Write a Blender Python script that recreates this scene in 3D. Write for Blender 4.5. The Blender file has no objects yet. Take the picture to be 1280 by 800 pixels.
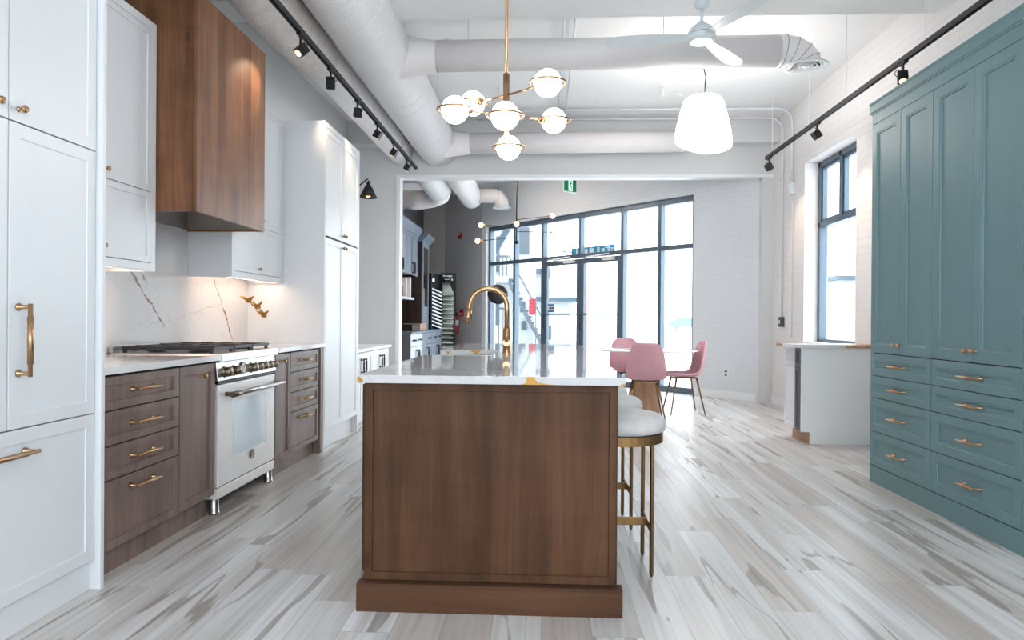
import bpy, bmesh, math, random
from mathutils import Vector, Matrix
random.seed(7)
R = math.radians
sc = bpy.context.scene
COL = sc.collection

# ------------------------------------------------------------------ camera, world, exposure
cam_d = bpy.data.cameras.new('camera'); cam = bpy.data.objects.new('camera', cam_d); COL.objects.link(cam)
cam_d.sensor_width = 36; cam_d.lens = 24; cam_d.clip_start = 0.05; cam_d.clip_end = 300
cam.matrix_world = (Matrix.Translation((0, 0, 1.137)) @ Matrix.Rotation(R(2.65), 4, 'Z') @
                    Matrix.Rotation(R(90 - 0.14), 4, 'X') @ Matrix.Rotation(R(0.412), 4, 'Z'))
sc.camera = cam
w = bpy.data.worlds.new('daylight'); sc.world = w; w.use_nodes = True
WORLD = 5.0
w.node_tree.nodes['Background'].inputs[0].default_value = (0.86, 0.94, 1.0, 1)
w.node_tree.nodes['Background'].inputs[1].default_value = WORLD
sc.view_settings.view_transform = 'Standard'; sc.view_settings.look = 'None'
sc.view_settings.gamma = 1; sc.view_settings.use_curve_mapping = False
sc.view_settings.exposure = 0.42
SPOT_L, SPOT_R, STRIP, GLOBE_E, SHADE_E = 20, 16, 3.5, 14, 11
sc.cycles.max_bounces = 8; sc.cycles.diffuse_bounces = 5; sc.cycles.glossy_bounces = 4
sc.cycles.transparent_max_bounces = 12; sc.cycles.use_denoising = True
sc.cycles.sample_clamp_indirect = 6; sc.cycles.caustics_reflective = False; sc.cycles.caustics_refractive = False

# ------------------------------------------------------------------ materials
def srgb(c):
    return tuple(((x / 255) / 12.92 if x / 255 <= 0.04045 else ((x / 255 + 0.055) / 1.055) ** 2.4) for x in c) + (1,)

class N:
    """small node helper"""
    def __init__(s, name):
        s.m = bpy.data.materials.new(name); s.m.use_nodes = True
        s.t = s.m.node_tree; s.b = s.t.nodes['Principled BSDF']; s.o = s.t.nodes['Material Output']
    def n(s, typ, **k):
        nd = s.t.nodes.new(typ)
        for a, v in k.items(): setattr(nd, a, v)
        return nd
    def l(s, a, b): s.t.links.new(a, b)
    def val(s, sock, v):
        if isinstance(v, (int, float)): sock.default_value = v
        else: s.l(v, sock)
    def m_(s, op, a, b=0.0, c=0.0, clamp=False):
        nd = s.n('ShaderNodeMath', operation=op, use_clamp=clamp)
        s.val(nd.inputs[0], a); s.val(nd.inputs[1], b); s.val(nd.inputs[2], c)
        return nd.outputs[0]
    def mix(s, f, a, b):
        nd = s.n('ShaderNodeMix', data_type='RGBA')
        s.val(nd.inputs['Factor'], f)
        for i, v in (('A', a), ('B', b)):
            sk = [q for q in nd.inputs if q.name == i and q.type == 'RGBA'][0]
            if isinstance(v, tuple): sk.default_value = v
            else: s.l(v, sk)
        return [q for q in nd.outputs if q.type == 'RGBA'][0]
    def coord(s, kind='Object'):
        return s.n('ShaderNodeTexCoord').outputs[kind]
    def map(s, v, scale=(1, 1, 1), rot=(0, 0, 0), loc=(0, 0, 0)):
        nd = s.n('ShaderNodeMapping'); s.l(v, nd.inputs[0])
        nd.inputs['Location'].default_value = loc; nd.inputs['Rotation'].default_value = rot; nd.inputs['Scale'].default_value = scale
        return nd.outputs[0]
    def noise(s, v, scale, detail=3, rough=0.5, dist=0.0):
        nd = s.n('ShaderNodeTexNoise'); s.l(v, nd.inputs['Vector'])
        nd.inputs['Scale'].default_value = scale; nd.inputs['Detail'].default_value = detail
        nd.inputs['Roughness'].default_value = rough; nd.inputs['Distortion'].default_value = dist
        return nd.outputs['Fac']
    def ramp(s, f, stops):
        nd = s.n('ShaderNodeValToRGB'); s.l(f, nd.inputs[0]); e = nd.color_ramp.elements
        while len(e) < len(stops): e.new(0.5)
        for q, (p, c) in zip(e, stops): q.position = p; q.color = c
        return nd.outputs[0]
    def bump(s, h, strength=0.2, dist=0.01):
        nd = s.n('ShaderNodeBump'); nd.inputs['Strength'].default_value = strength; nd.inputs['Distance'].default_value = dist
        s.l(h, nd.inputs['Height']); s.l(nd.outputs[0], s.b.inputs['Normal'])

def plain(name, rgb, rough=0.5, metal=0.0, var=0.04, scale=6, bump=0.0, bscale=200, coat=0.0, spec=0.5):
    k = N(name); c = srgb(rgb); v = k.coord()
    f = k.noise(v, scale, 3)
    lo = tuple(x * (1 - var) for x in c[:3]) + (1,); hi = tuple(min(1, x * (1 + var)) for x in c[:3]) + (1,)
    k.l(k.mix(f, lo, hi), k.b.inputs['Base Color'])
    k.b.inputs['Roughness'].default_value = rough; k.b.inputs['Metallic'].default_value = metal
    k.b.inputs['Coat Weight'].default_value = coat; k.b.inputs['Specular IOR Level'].default_value = spec
    if bump: k.bump(k.noise(v, bscale, 2), bump, 0.002)
    return k.m

def emis(name, rgb, strength, base=(240, 240, 240)):
    k = N(name); k.b.inputs['Base Color'].default_value = srgb(base)
    k.b.inputs['Emission Color'].default_value = srgb(rgb); k.b.inputs['Emission Strength'].default_value = strength
    k.b.inputs['Roughness'].default_value = 0.3
    return k.m

def wood(name, dark, mid, light, rough=0.42, axis='Z', loc=(0, 0, 0), ring=1.0, spec=0.12, boards=None):
    k = N(name); v = k.coord()
    st = {'Z': (9, 9, 0.7), 'Y': (9, 0.7, 9), 'X': (0.7, 9, 9)}[axis]
    st2 = {'Z': (70, 70, 1.6), 'Y': (70, 1.6, 70), 'X': (1.6, 70, 70)}[axis]
    a = k.noise(k.map(v, st, loc=loc), 1.0, 5, 0.6, 0.6 * ring)
    b = k.noise(k.map(v, st2, loc=loc), 1.0, 3, 0.6)
    big = k.noise(v, 2.2, 2)
    f = k.m_('ADD', k.m_('MULTIPLY', a, 0.62), k.m_('ADD', k.m_('MULTIPLY', b, 0.16), k.m_('MULTIPLY', big, 0.22)))
    if boards:
        sp = k.n('ShaderNodeSeparateXYZ'); k.l(v, sp.inputs[0]); wn = k.n('ShaderNodeTexWhiteNoise', noise_dimensions='1D')
        k.l(k.m_('FLOOR', k.m_('MULTIPLY', sp.outputs[boards], 8.3)), wn.inputs['W']); f = k.m_('ADD', f, k.m_('MULTIPLY', k.m_('SUBTRACT', wn.outputs['Value'], 0.5), 0.12))
        fig = k.noise(k.map(v, (3, 3, 9)), 1.0, 3, 0.5, 0.4); f = k.m_('ADD', f, k.m_('MULTIPLY', k.m_('SUBTRACT', fig, 0.5), 0.14))
    # knots
    vo = k.n('ShaderNodeTexVoronoi'); k.l(k.map(v, tuple(3.4 if q == 9 else 1.9 for q in st), loc=(.3, .3, .15)), vo.inputs['Vector']); vo.inputs['Scale'].default_value = 1.0
    kn = k.m_('SUBTRACT', 1.0, k.m_('MULTIPLY', vo.outputs['Distance'], 14.0), clamp=True)
    c = k.ramp(f, [(0.34, srgb(dark)), (0.5, srgb(mid)), (0.66, srgb(light))])
    c = k.mix(k.m_('MULTIPLY', kn, 0.6), c, srgb(tuple(x * 0.5 for x in dark)))
    k.l(c, k.b.inputs['Base Color']); k.b.inputs['Roughness'].default_value = rough; k.b.inputs['Specular IOR Level'].default_value = spec
    k.bump(b, 0.06, 0.002)
    return k.m

def quartz(name, base, veins, ax=('Y', 'Z'), rough=0.08, faint=0.5):
    """white quartz; veins = list of (p0, p1, width, rgb) in the slab's own plane"""
    k = N(name); v = k.coord(); sep = k.n('ShaderNodeSeparateXYZ'); k.l(v, sep.inputs[0])
    A, B = sep.outputs[ax[0]], sep.outputs[ax[1]]
    nz = k.noise(v, 5.0, 5, 0.65); nz2 = k.noise(v, 16.0, 3, 0.6)
    c = k.mix(k.noise(v, 1.4, 4), srgb(base), srgb(tuple(x * 0.975 for x in base)))
    r1 = k.m_('ABSOLUTE', k.m_('SUBTRACT', k.noise(k.map(v, (1, 1, 1), rot=(.4, .3, .7)), 1.7, 5, 0.55, 1.2), 0.5))
    fv = k.m_('MULTIPLY', k.m_('SUBTRACT', 1.0, k.m_('MULTIPLY', r1, 90.0), clamp=True), faint)
    c = k.mix(k.m_('MULTIPLY', fv, 0.35), c, srgb((170, 160, 152)))
    for (p0, p1, wd, rgb) in veins:
        dx, dy = p1[0] - p0[0], p1[1] - p0[1]; L = math.hypot(dx, dy); dx /= L; dy /= L
        ua = k.m_('SUBTRACT', A, p0[0]); ub = k.m_('SUBTRACT', B, p0[1])
        along = k.m_('ADD', k.m_('MULTIPLY', ua, dx), k.m_('MULTIPLY', ub, dy))
        perp = k.m_('SUBTRACT', k.m_('MULTIPLY', ua, dy), k.m_('MULTIPLY', ub, dx))
        perp = k.m_('ADD', perp, k.m_('MULTIPLY', k.m_('SUBTRACT', nz, 0.5), 0.10))
        wv = k.m_('MULTIPLY', k.m_('ADD', k.m_('MULTIPLY', k.m_('SUBTRACT', nz2, 0.38), 4.0, clamp=True), 0.15), wd)
        d = k.m_('SUBTRACT', 1.0, k.m_('DIVIDE', k.m_('ABSOLUTE', perp), wv), clamp=True)
        m0 = k.m_('MULTIPLY', k.m_('MULTIPLY', along, 12.0, clamp=True), k.m_('MULTIPLY', k.m_('SUBTRACT', L, along), 12.0, clamp=True))
        c = k.mix(k.m_('MULTIPLY', k.m_('MULTIPLY', d, 1.6, clamp=True), m0), c, srgb(rgb))
    k.l(c, k.b.inputs['Base Color']); k.b.inputs['Roughness'].default_value = rough
    k.b.inputs['Specular IOR Level'].default_value = 0.3
    return k.m

def floor_mat():
    k = N('wide plank floor'); v = k.coord(); sep = k.n('ShaderNodeSeparateXYZ'); k.l(v, sep.inputs[0])
    W, L = 0.182, 1.25
    xs = k.m_('DIVIDE', sep.outputs['X'], W); row = k.m_('FLOOR', xs); fx = k.m_('SUBTRACT', xs, row)
    wn = k.n('ShaderNodeTexWhiteNoise', noise_dimensions='1D'); k.l(row, wn.inputs['W'])
    ys = k.m_('ADD', k.m_('DIVIDE', sep.outputs['Y'], L), k.m_('MULTIPLY', wn.outputs['Value'], 7.0)); colm = k.m_('FLOOR', ys); fy = k.m_('SUBTRACT', ys, colm)
    cx = k.n('ShaderNodeCombineXYZ'); k.l(row, cx.inputs[0]); k.l(colm, cx.inputs[1])
    w2 = k.n('ShaderNodeTexWhiteNoise', noise_dimensions='2D'); k.l(cx.outputs[0], w2.inputs['Vector'])
    rnd = w2.outputs['Value']
    off = k.n('ShaderNodeVectorMath', operation='SCALE'); k.l(w2.outputs['Color'], off.inputs[0]); off.inputs['Scale'].default_value = 23.0
    ad = k.n('ShaderNodeVectorMath', operation='ADD'); k.l(v, ad.inputs[0]); k.l(off.outputs[0], ad.inputs[1]); q = ad.outputs[0]
    g1 = k.noise(k.map(q, (9, 0.42, 1)), 1.0, 5, 0.6, 0.5)
    g2 = k.noise(k.map(q, (46, 1.0, 1)), 1.0, 4, 0.65, 0.2)
    wav = k.noise(k.map(q, (5.0, 0.42, 1)), 1.0, 3, 0.4, 0.15)
    # long heartwood streaks: a thin band of a slow field, wide in places, only on some planks
    s1 = k.m_('ABSOLUTE', k.m_('SUBTRACT', wav, 0.56))
    wide = k.m_('MULTIPLY', k.m_('SUBTRACT', k.noise(k.map(q, (2, 0.9, 1)), 1.0, 2), 0.43), 0.17, clamp=True)
    st = k.m_('MULTIPLY', k.m_('SUBTRACT', wide, s1), 160.0, clamp=True)
    rim = k.m_('SUBTRACT', 1.0, k.m_('MULTIPLY', k.m_('ABSOLUTE', k.m_('SUBTRACT', wide, s1)), 220.0), clamp=True)
    base = k.ramp(rnd, [(0.0, srgb((196, 187, 180))), (0.22, srgb((228, 229, 229))), (0.45, srgb((214, 212, 211))), (0.6, srgb((238, 240, 241))), (0.8, srgb((206, 199, 193))), (1.0, srgb((232, 234, 235)))])
    c = k.mix(k.m_('MULTIPLY', k.m_('MULTIPLY', k.m_('SUBTRACT', g1, 0.45), 4.0, clamp=True), 0.75), base, srgb((178, 167, 158)))
    c = k.mix(k.m_('MULTIPLY', k.m_('SUBTRACT', g2, 0.45), 1.5, clamp=True), c, srgb((152, 141, 132)))
    c = k.mix(k.m_('MULTIPLY', st, k.m_('ADD', 0.35, k.m_('MULTIPLY', g2, 0.6))), c, srgb((130, 118, 108)))
    c = k.mix(k.m_('MULTIPLY', k.m_('MULTIPLY', rim, st), 0.5), c, srgb((96, 84, 76)))
    vo = k.n('ShaderNodeTexVoronoi'); k.l(k.map(q, (5.2, 1.7, 1)), vo.inputs['Vector']); vo.inputs['Scale'].default_value = 1.0
    kn = k.m_('SUBTRACT', 1.0, k.m_('MULTIPLY', vo.outputs['Distance'], 20.0), clamp=True)
    c = k.mix(k.m_('MULTIPLY', kn, 0.8), c, srgb((104, 90, 80)))
    ex = k.m_('MINIMUM', fx, k.m_('SUBTRACT', 1.0, fx)); ey = k.m_('MINIMUM', fy, k.m_('SUBTRACT', 1.0, fy))
    gap = k.m_('MAXIMUM', k.m_('LESS_THAN', ex, 0.009), k.m_('LESS_THAN', ey, 0.0013))
    c = k.mix(k.m_('MULTIPLY', gap, 0.5), c, srgb((140, 132, 126)))
    k.l(c, k.b.inputs['Base Color'])
    k.b.inputs['Roughness'].default_value = 0.3
    k.l(k.m_('ADD', 0.27, k.m_('MULTIPLY', g2, 0.16)), k.b.inputs['Roughness'])
    k.bump(k.m_('SUBTRACT', k.m_('MULTIPLY', g2, 0.3), gap), 0.15, 0.002)
    return k.m

def brick_paint(name, rgb, plane='YZ'):
    k = N(name); v = k.coord(); sep = k.n('ShaderNodeSeparateXYZ'); k.l(v, sep.inputs[0])
    cb = k.n('ShaderNodeCombineXYZ')
    if plane == 'YZ': k.l(sep.outputs['Y'], cb.inputs[0])
    else: k.l(k.m_('SUBTRACT', sep.outputs['X'], sep.outputs['Y']), cb.inputs[0])
    k.l(sep.outputs['Z'], cb.inputs[1])
    br = k.n('ShaderNodeTexBrick'); k.l(cb.outputs[0], br.inputs['Vector'])
    br.inputs['Scale'].default_value = 1.0; br.inputs['Brick Width'].default_value = 0.26; br.inputs['Row Height'].default_value = 0.078
    br.inputs['Mortar Size'].default_value = 0.006; br.inputs['Mortar Smooth'].default_value = 0.6
    c = srgb(rgb)
    k.l(k.mix(br.outputs['Fac'], k.mix(k.noise(v, 9, 3), c, tuple(x * 0.96 for x in c[:3]) + (1,)), tuple(x * 0.93 for x in c[:3]) + (1,)), k.b.inputs['Base Color'])
    k.b.inputs['Roughness'].default_value = 0.6
    k.bump(k.m_('ADD', k.m_('SUBTRACT', 1.0, br.outputs['Fac']), k.m_('MULTIPLY', k.noise(v, 40, 3), 0.25)), 0.35, 0.004)
    return k.m

def glass_mat():
    k = N('window glass'); t = k.n('ShaderNodeBsdfTransparent'); t.inputs[0].default_value = (0.97, 0.985, 0.99, 1)
    g = k.n('ShaderNodeBsdfGlossy'); g.inputs['Roughness'].default_value = 0.0
    fr = k.n('ShaderNodeFresnel'); fr.inputs[0].default_value = 1.45
    ge = k.n('ShaderNodeNewGeometry'); mx = k.n('ShaderNodeMixShader'); k.l(k.m_('MULTIPLY', fr.outputs[0], k.m_('SUBTRACT', 1.0, ge.outputs['Backfacing'])), mx.inputs[0]); k.l(t.outputs[0], mx.inputs[1]); k.l(g.outputs[0], mx.inputs[2])
    k.l(mx.outputs[0], k.o.inputs[0]); return k.m

def ribbed(name, rgb, axis='Y', freq=52.0):
    """spiral duct: paint over rolled metal with seams around the pipe"""
    k = N(name); v = k.coord(); sep = k.n('ShaderNodeSeparateXYZ'); k.l(v, sep.inputs[0])
    s = k.m_('SINE', k.m_('ADD', k.m_('MULTIPLY', sep.outputs[axis], freq * 2), k.m_('MULTIPLY', sep.outputs['X' if axis == 'Y' else 'Y'], 6.0)))
    k.b.inputs['Base Color'].default_value = srgb(rgb); k.b.inputs['Roughness'].default_value = 0.45
    k.l(k.mix(k.noise(v, 8, 3), srgb(rgb), srgb(tuple(x * 0.97 for x in rgb))), k.b.inputs['Base Color'])
    k.bump(k.m_('POWER', k.m_('ABSOLUTE', s), 8.0), 0.8, 0.008); return k.m

M = dict(
    white=plain('white cabinet paint', (226, 229, 232), 0.35, var=0.01),
    wall=plain('white wall paint', (226, 227, 228), 0.65, var=0.015, bump=0.05),
    wallgrey=plain('pale grey wall paint', (214, 215, 216), 0.65, var=0.015, bump=0.05),
    grey=plain('grey wallcovering', (196, 194, 196), 0.7, var=0.08, scale=30, bump=0.2, bscale=90),
    grey2=plain('light grey wallcovering', (168, 164, 163), 0.7, var=0.05, scale=30),
    dark=plain('charcoal wall paint', (82, 82, 86), 0.6),
    ceil=plain('white ceiling paint', (234, 235, 236), 0.7, var=0.01),
    trim=plain('white trim paint', (236, 238, 240), 0.4, var=0.01),
    brick=brick_paint('white painted brick', (234, 231, 230)),
    brick2=brick_paint('white painted brick front', (222, 226, 230), 'XY'),
    floor=floor_mat(),
    teal=plain('teal cabinet paint', (116, 146, 150), 0.42, var=0.02, spec=0.25),
    wood=wood('stained maple', (62, 42, 30), (84, 58, 42), (102, 73, 54), loc=(3, 1, 0), boards='X'),
    woodx=wood('stained maple rail', (60, 40, 30), (82, 57, 42), (100, 72, 54), axis='X'),
    woody=wood('stained maple plank', (60, 40, 30), (82, 57, 42), (100, 72, 54), axis='Y'),
    woodg=wood('taupe stained maple', (98, 80, 72), (124, 104, 95), (142, 121, 112), loc=(1, 2, 0), rough=0.4, spec=0.35),
    hoodw=wood('stained maple hood', (92, 58, 38), (130, 88, 60), (156, 112, 80), loc=(5, 0, 1), rough=0.36, spec=0.35, boards='Y'),
    oak=wood('pale oak', (160, 122, 96), (190, 152, 124), (206, 172, 146)),
    darkwood=wood('dark brown laminate', (46, 36, 32), (58, 46, 41), (70, 57, 50)),
    brass=plain('brushed brass', (188, 150, 112), 0.28, 1.0, 0.06),
    abrass=plain('aged brass', (134, 106, 70), 0.36, 1.0, 0.15, 20),
    gold=plain('gold', (168, 126, 66), 0.45, 0.8),
    copper=plain('copper brass pull', (196, 150, 114), 0.3, 1.0),
    steel=plain('brushed stainless steel', (205, 205, 205), 0.28, 1.0, 0.03),
    satin=plain('satin stainless panel', (236, 233, 231), 0.4, 0.25, 0.02),
    knob=plain('dark bronze steel', (128, 116, 100), 0.3, 1.0),
    iron=plain('cast iron', (48, 48, 52), 0.45, 0.3, 0.1),
    black=plain('matte black metal', (26, 26, 28), 0.45, 0.2),
    blackgloss=plain('black display board', (22, 24, 28), 0.25),
    gap=plain('grey gap shade and seams', (110, 110, 112), 0.8),  # shade of door gaps put into body fronts; plain grey on seams, sockets
    gapbrown=plain('painted brown gap shade', (34, 26, 22), 0.8), gapteal=plain('painted teal gap shade', (30, 44, 46), 0.8),  # body fronts darkened to paint in the shade between doors
    gloss=plain('bright white laminate', (248, 250, 251), 0.25, var=0.01),
    liner=plain('dark brushed steel', (128, 122, 118), 0.35, 0.9),
    frame=plain('slate blue aluminium', (92, 108, 122), 0.4, 0.3),
    duct=ribbed('painted spiral duct', (240, 239, 240)),
    ductx=plain('painted round duct', (236, 232, 232), 0.5, var=0.02),
    insul=plain('lumpy white insulation', (224, 217, 212), 0.7, var=0.22, scale=16, bump=1.0, bscale=26),
    vent=plain('white grille metal', (226, 232, 236), 0.4),
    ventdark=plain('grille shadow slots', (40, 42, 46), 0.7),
    pink=plain('dusty pink velvet', (212, 162, 171), 0.85, var=0.08, scale=14, bump=0.2, bscale=300),
    fabric=plain('pale grey boucle', (206, 204, 203), 0.9, var=0.14, scale=22, bump=1.0, bscale=34),
    marble=quartz('white marble table top', (236, 236, 236), [], ('X', 'Y'), 0.1),
    glass=glass_mat(),
    oven=plain('oven glass', (150, 172, 180), 0.05, 0.0, 0.05, 3, coat=1.0),
    red=plain('red safety paint', (170, 24, 34), 0.35), redpale=plain('red banner', (128, 22, 40), 0.6),
    green=emis('lit green sign face', (10, 120, 70), 0.25, (16, 120, 74)),
    whitesign=emis('lit white sign mark', (225, 250, 240), 0.5),
    paper=plain('white paper', (238, 238, 240), 0.6), cyan=plain('turquoise vinyl', (46, 158, 194), 0.5),
    blue=plain('blue card', (54, 120, 176), 0.5), slate=plain('slate grey laminate', (96, 108, 120), 0.45),
    cab=plain('blue grey cabinet paint', (112, 121, 134), 0.4), cab2=plain('pale grey cabinet paint', (196, 202, 210), 0.4),
    drift=plain('dark drift wood veneer', (92, 90, 96), 0.5, var=0.2, scale=20),
    tilea=quartz('pale green stone tile', (206, 212, 204), [], ('X', 'Y'), 0.3, 1.0), tileb=plain('white tile sample', (222, 222, 222), 0.35),
    ceram=plain('white fireclay', (238, 240, 240), 0.12, coat=0.5),
    globe=emis('opal glass globe', (255, 253, 250), GLOBE_E), shade=emis('opal pendant shade', (255, 250, 244), SHADE_E),
    strip=emis('warm light strip', (255, 222, 196), STRIP), bulb=emis('warm filament bulb', (255, 190, 110), 7), lens=emis('warm lamp lens', (255, 200, 140), 1.5),
    fanl=emis('lit fan diffuser', (235, 250, 250), 0.7), fanw=plain('white fan plastic', (222, 230, 234), 0.35),
    ground=plain('pale concrete pavement', (222, 222, 222), 0.8, var=0.06, scale=1.5), stucco=plain('pale stucco', (160, 165, 167), 0.8, var=0.05, scale=2),
    eave=plain('blue grey fascia', (62, 80, 92), 0.7), rail=plain('grey railing', (66, 76, 84), 0.6), pole=plain('bright red pole', (130, 50, 48), 0.6),
    rail2=plain('pale blue car paint', (104, 122, 132), 0.5),
)
FILL_PANEL = emis('added fill panel', (255, 236, 216), 45)  # emitter of the unseen lamp added to fill the far room
VE = (150, 118, 92)
M['splash'] = quartz('white quartz backsplash', (226, 224, 224), [
    ((3.98, 1.46), (4.42, 1.05), 0.014, VE), ((4.10, 1.42), (4.22, 1.33), 0.016, VE), ((5.05, 1.46), (5.42, 0.93), 0.014, (160, 122, 82)), ((4.1, 1.05), (5.3, 1.25), 0.003, (190, 182, 176))], ('Y', 'Z'), 0.1)
M['island_top'] = quartz('white quartz island top', (206, 205, 205), [
    ((-0.9, 3.05), (0.5, 3.75), 0.012, (120, 108, 104)), ((-0.2, 2.95), (0.1, 4.2), 0.007, (150, 140, 134)), ((-0.9, 5.0), (0.6, 5.6), 0.006, (150, 130, 120))], ('X', 'Y'), 0.045, 0.7)
M['counter'] = quartz('white quartz counter', (226, 226, 226), [], ('X', 'Y'), 0.08)

# ------------------------------------------------------------------ mesh building
class MB:
    def __init__(s): s.v = []; s.f = []; s.sm = []; s.mi = []; s.cur = 0
    def add(s, vs, fs, smooth=False):
        o = len(s.v); s.v += [tuple(x) for x in vs]
        for f in fs: s.f.append([i + o for i in f]); s.sm.append(smooth); s.mi.append(s.cur)
        return s
    def box(s, x0, x1, y0, y1, z0, z1):
        x0, x1 = sorted((x0, x1)); y0, y1 = sorted((y0, y1)); z0, z1 = sorted((z0, z1))
        return s.add([(x0, y0, z0), (x1, y0, z0), (x1, y1, z0), (x0, y1, z0), (x0, y0, z1), (x1, y0, z1), (x1, y1, z1), (x0, y1, z1)],
                     [(0, 3, 2, 1), (4, 5, 6, 7), (0, 1, 5, 4), (1, 2, 6, 5), (2, 3, 7, 6), (3, 0, 4, 7)])
    def cone(s, p0, p1, r0, r1=None, n=20, caps=True):
        if r1 is None: r1 = r0
        p0 = Vector(p0); p1 = Vector(p1); d = (p1 - p0).normalized()
        a = d.orthogonal().normalized(); b = d.cross(a); o = len(s.v); vs = []
        for i in range(n):
            t = 2 * math.pi * i / n; q = a * math.cos(t) + b * math.sin(t)
            vs += [p0 + q * r0, p1 + q * r1]
        s.add(vs, [(2 * i, 2 * ((i + 1) % n), 2 * ((i + 1) % n) + 1, 2 * i + 1) for i in range(n)], True)
        if caps:
            for k_, rr in ((0, r0), (1, r1)):
                if rr > 1e-5:
                    f = [2 * i + k_ for i in range(n)]
                    s.f.append([o + i for i in (f[::-1] if k_ == 0 else f)]); s.sm.append(False); s.mi.append(s.cur)
        return s
    def tube(s, pts, r, n=14, closed=False, caps=True):
        pts = [Vector(p) for p in pts]; m = len(pts); rs = r if isinstance(r, (list, tuple)) else [r] * m
        tang = []
        for i in range(m):
            a = pts[(i - 1) % m] if (closed or i > 0) else pts[i]; b = pts[(i + 1) % m] if (closed or i < m - 1) else pts[i]
            tang.append((b - a).normalized())
        nrm = tang[0].orthogonal().normalized(); vs = []
        for i in range(m):
            nrm = (nrm - tang[i] * nrm.dot(tang[i])).normalized(); bi = tang[i].cross(nrm)
            for j in range(n):
                t = 2 * math.pi * j / n; vs.append(pts[i] + (nrm * math.cos(t) + bi * math.sin(t)) * rs[i])
        fs = []
        for i in range(m if closed else m - 1):
            for j in range(n):
                a = i * n + j; b = i * n + (j + 1) % n; c = ((i + 1) % m) * n + (j + 1) % n; d = ((i + 1) % m) * n + j
                fs.append((a, b, c, d))
        if not closed and caps: fs += [tuple(range(n))[::-1], tuple((m - 1) * n + j for j in range(n))]
        return s.add(vs, fs, True)
    def lathe(s, c, prof, n=32, axis=(0, 0, 1), smooth=True, warp=None):
        c = Vector(c); d = Vector(axis).normalized(); a = d.orthogonal().normalized(); b = d.cross(a); vs = []; m = len(prof)
        for i in range(n):
            t = 2 * math.pi * i / n; q = a * math.cos(t) + b * math.sin(t)
            for j, (r, h) in enumerate(prof):
                p = c + q * r + d * h
                if warp: p = warp(p, j)
                vs.append(p)
        return s.add(vs, [(i * m + j, ((i + 1) % n) * m + j, ((i + 1) % n) * m + j + 1, i * m + j + 1) for i in range(n) for j in range(m - 1)], smooth)
    def sphere(s, c, r, n=28, m=16, sq=(1, 1, 1)):
        pr = [(max(1e-6, r * math.sin(math.pi * j / m)), -r * math.cos(math.pi * j / m)) for j in range(m + 1)]
        k = len(s.v); s.lathe(c, pr, n)
        for i in range(k, len(s.v)):
            p = s.v[i]; s.v[i] = tuple(c[q] + (p[q] - c[q]) * sq[q] for q in range(3))
        return s
    def prism(s, poly, axis, a0, a1):
        """poly in the two other axes (cyclic order), extruded along axis"""
        n = len(poly)
        def pt(u, v_, w_): return {'x': (w_, u, v_), 'y': (u, w_, v_), 'z': (u, v_, w_)}[axis]
        vs = [pt(u, v_, a0) for u, v_ in poly] + [pt(u, v_, a1) for u, v_ in poly]
        return s.add(vs, [tuple(range(n)), tuple(range(n, 2 * n))[::-1]] + [(i, i + n, (i + 1) % n + n, (i + 1) % n) for i in range(n)])
    def xf(s, mat, start=0):
        for i in range(start, len(s.v)): s.v[i] = tuple(mat @ Vector(s.v[i]))
        return s
    def front(s, ax, face, sg, u0, u1, z0, z1, rail=0.055, rec=0.008, th=0.02, bead=0.0, pl=None):
        """framed door or drawer front; face = plane coordinate, sg = outward sign, ax = 'x' or 'y' normal"""
        if u1 < u0: u0, u1 = u1, u0
        def P(u, z, d): return (face - sg * d, u, z) if ax == 'x' else (u, face - sg * d, z)
        def rect(i, d): return [P(u0 + i, z0 + i, d), P(u1 - i, z0 + i, d), P(u1 - i, z1 - i, d), P(u0 + i, z1 - i, d)]
        loops = [rect(0, th), rect(0, 0.0015), rect(0.0015, 0), rect(rail, 0)]
        if bead: loops += [rect(rail + 0.003, bead), rect(rail + 0.012, bead), rect(rail + 0.015, rec)]
        else: loops += [rect(rail + 0.002, rec)]
        vs = [p for l in loops for p in l]; fs = []
        for i in range(len(loops) - 1):
            for j in range(4):
                a = 4 * i + j; b = 4 * i + (j + 1) % 4; fs.append((a, b, b + 4, a + 4))
        k = 4 * (len(loops) - 1); fs += [(k, k + 1, k + 2, k + 3), (3, 2, 1, 0)]
        return s.add(vs, fs)
    def build(s, name, mat, parent=None, bevel=0.0, **p):
        mats = mat if isinstance(mat, (list, tuple)) else [mat]
        mats = [M[q] if isinstance(q, str) else q for q in mats]
        off = Vector((0, 0, 0)); q = parent
        while q is not None: off += q.location; q = q.parent
        me = bpy.data.meshes.new(name); me.from_pydata([tuple(Vector(v) - off) for v in s.v], [], s.f)
        me.polygons.foreach_set('use_smooth', s.sm)
        for q in mats: me.materials.append(q)
        if len(mats) > 1: me.polygons.foreach_set('material_index', s.mi)
        bm = bmesh.new(); bm.from_mesh(me); bmesh.ops.recalc_face_normals(bm, faces=bm.faces); bm.to_mesh(me); bm.free()
        o = bpy.data.objects.new(name, me); COL.objects.link(o); o.parent = parent
        if bevel:
            b = o.modifiers.new('edge', 'BEVEL'); b.width = bevel; b.segments = 2; b.limit_method = 'ANGLE'; b.angle_limit = R(40)
        for a, v_ in p.items(): o[a] = v_
        return o

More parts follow.
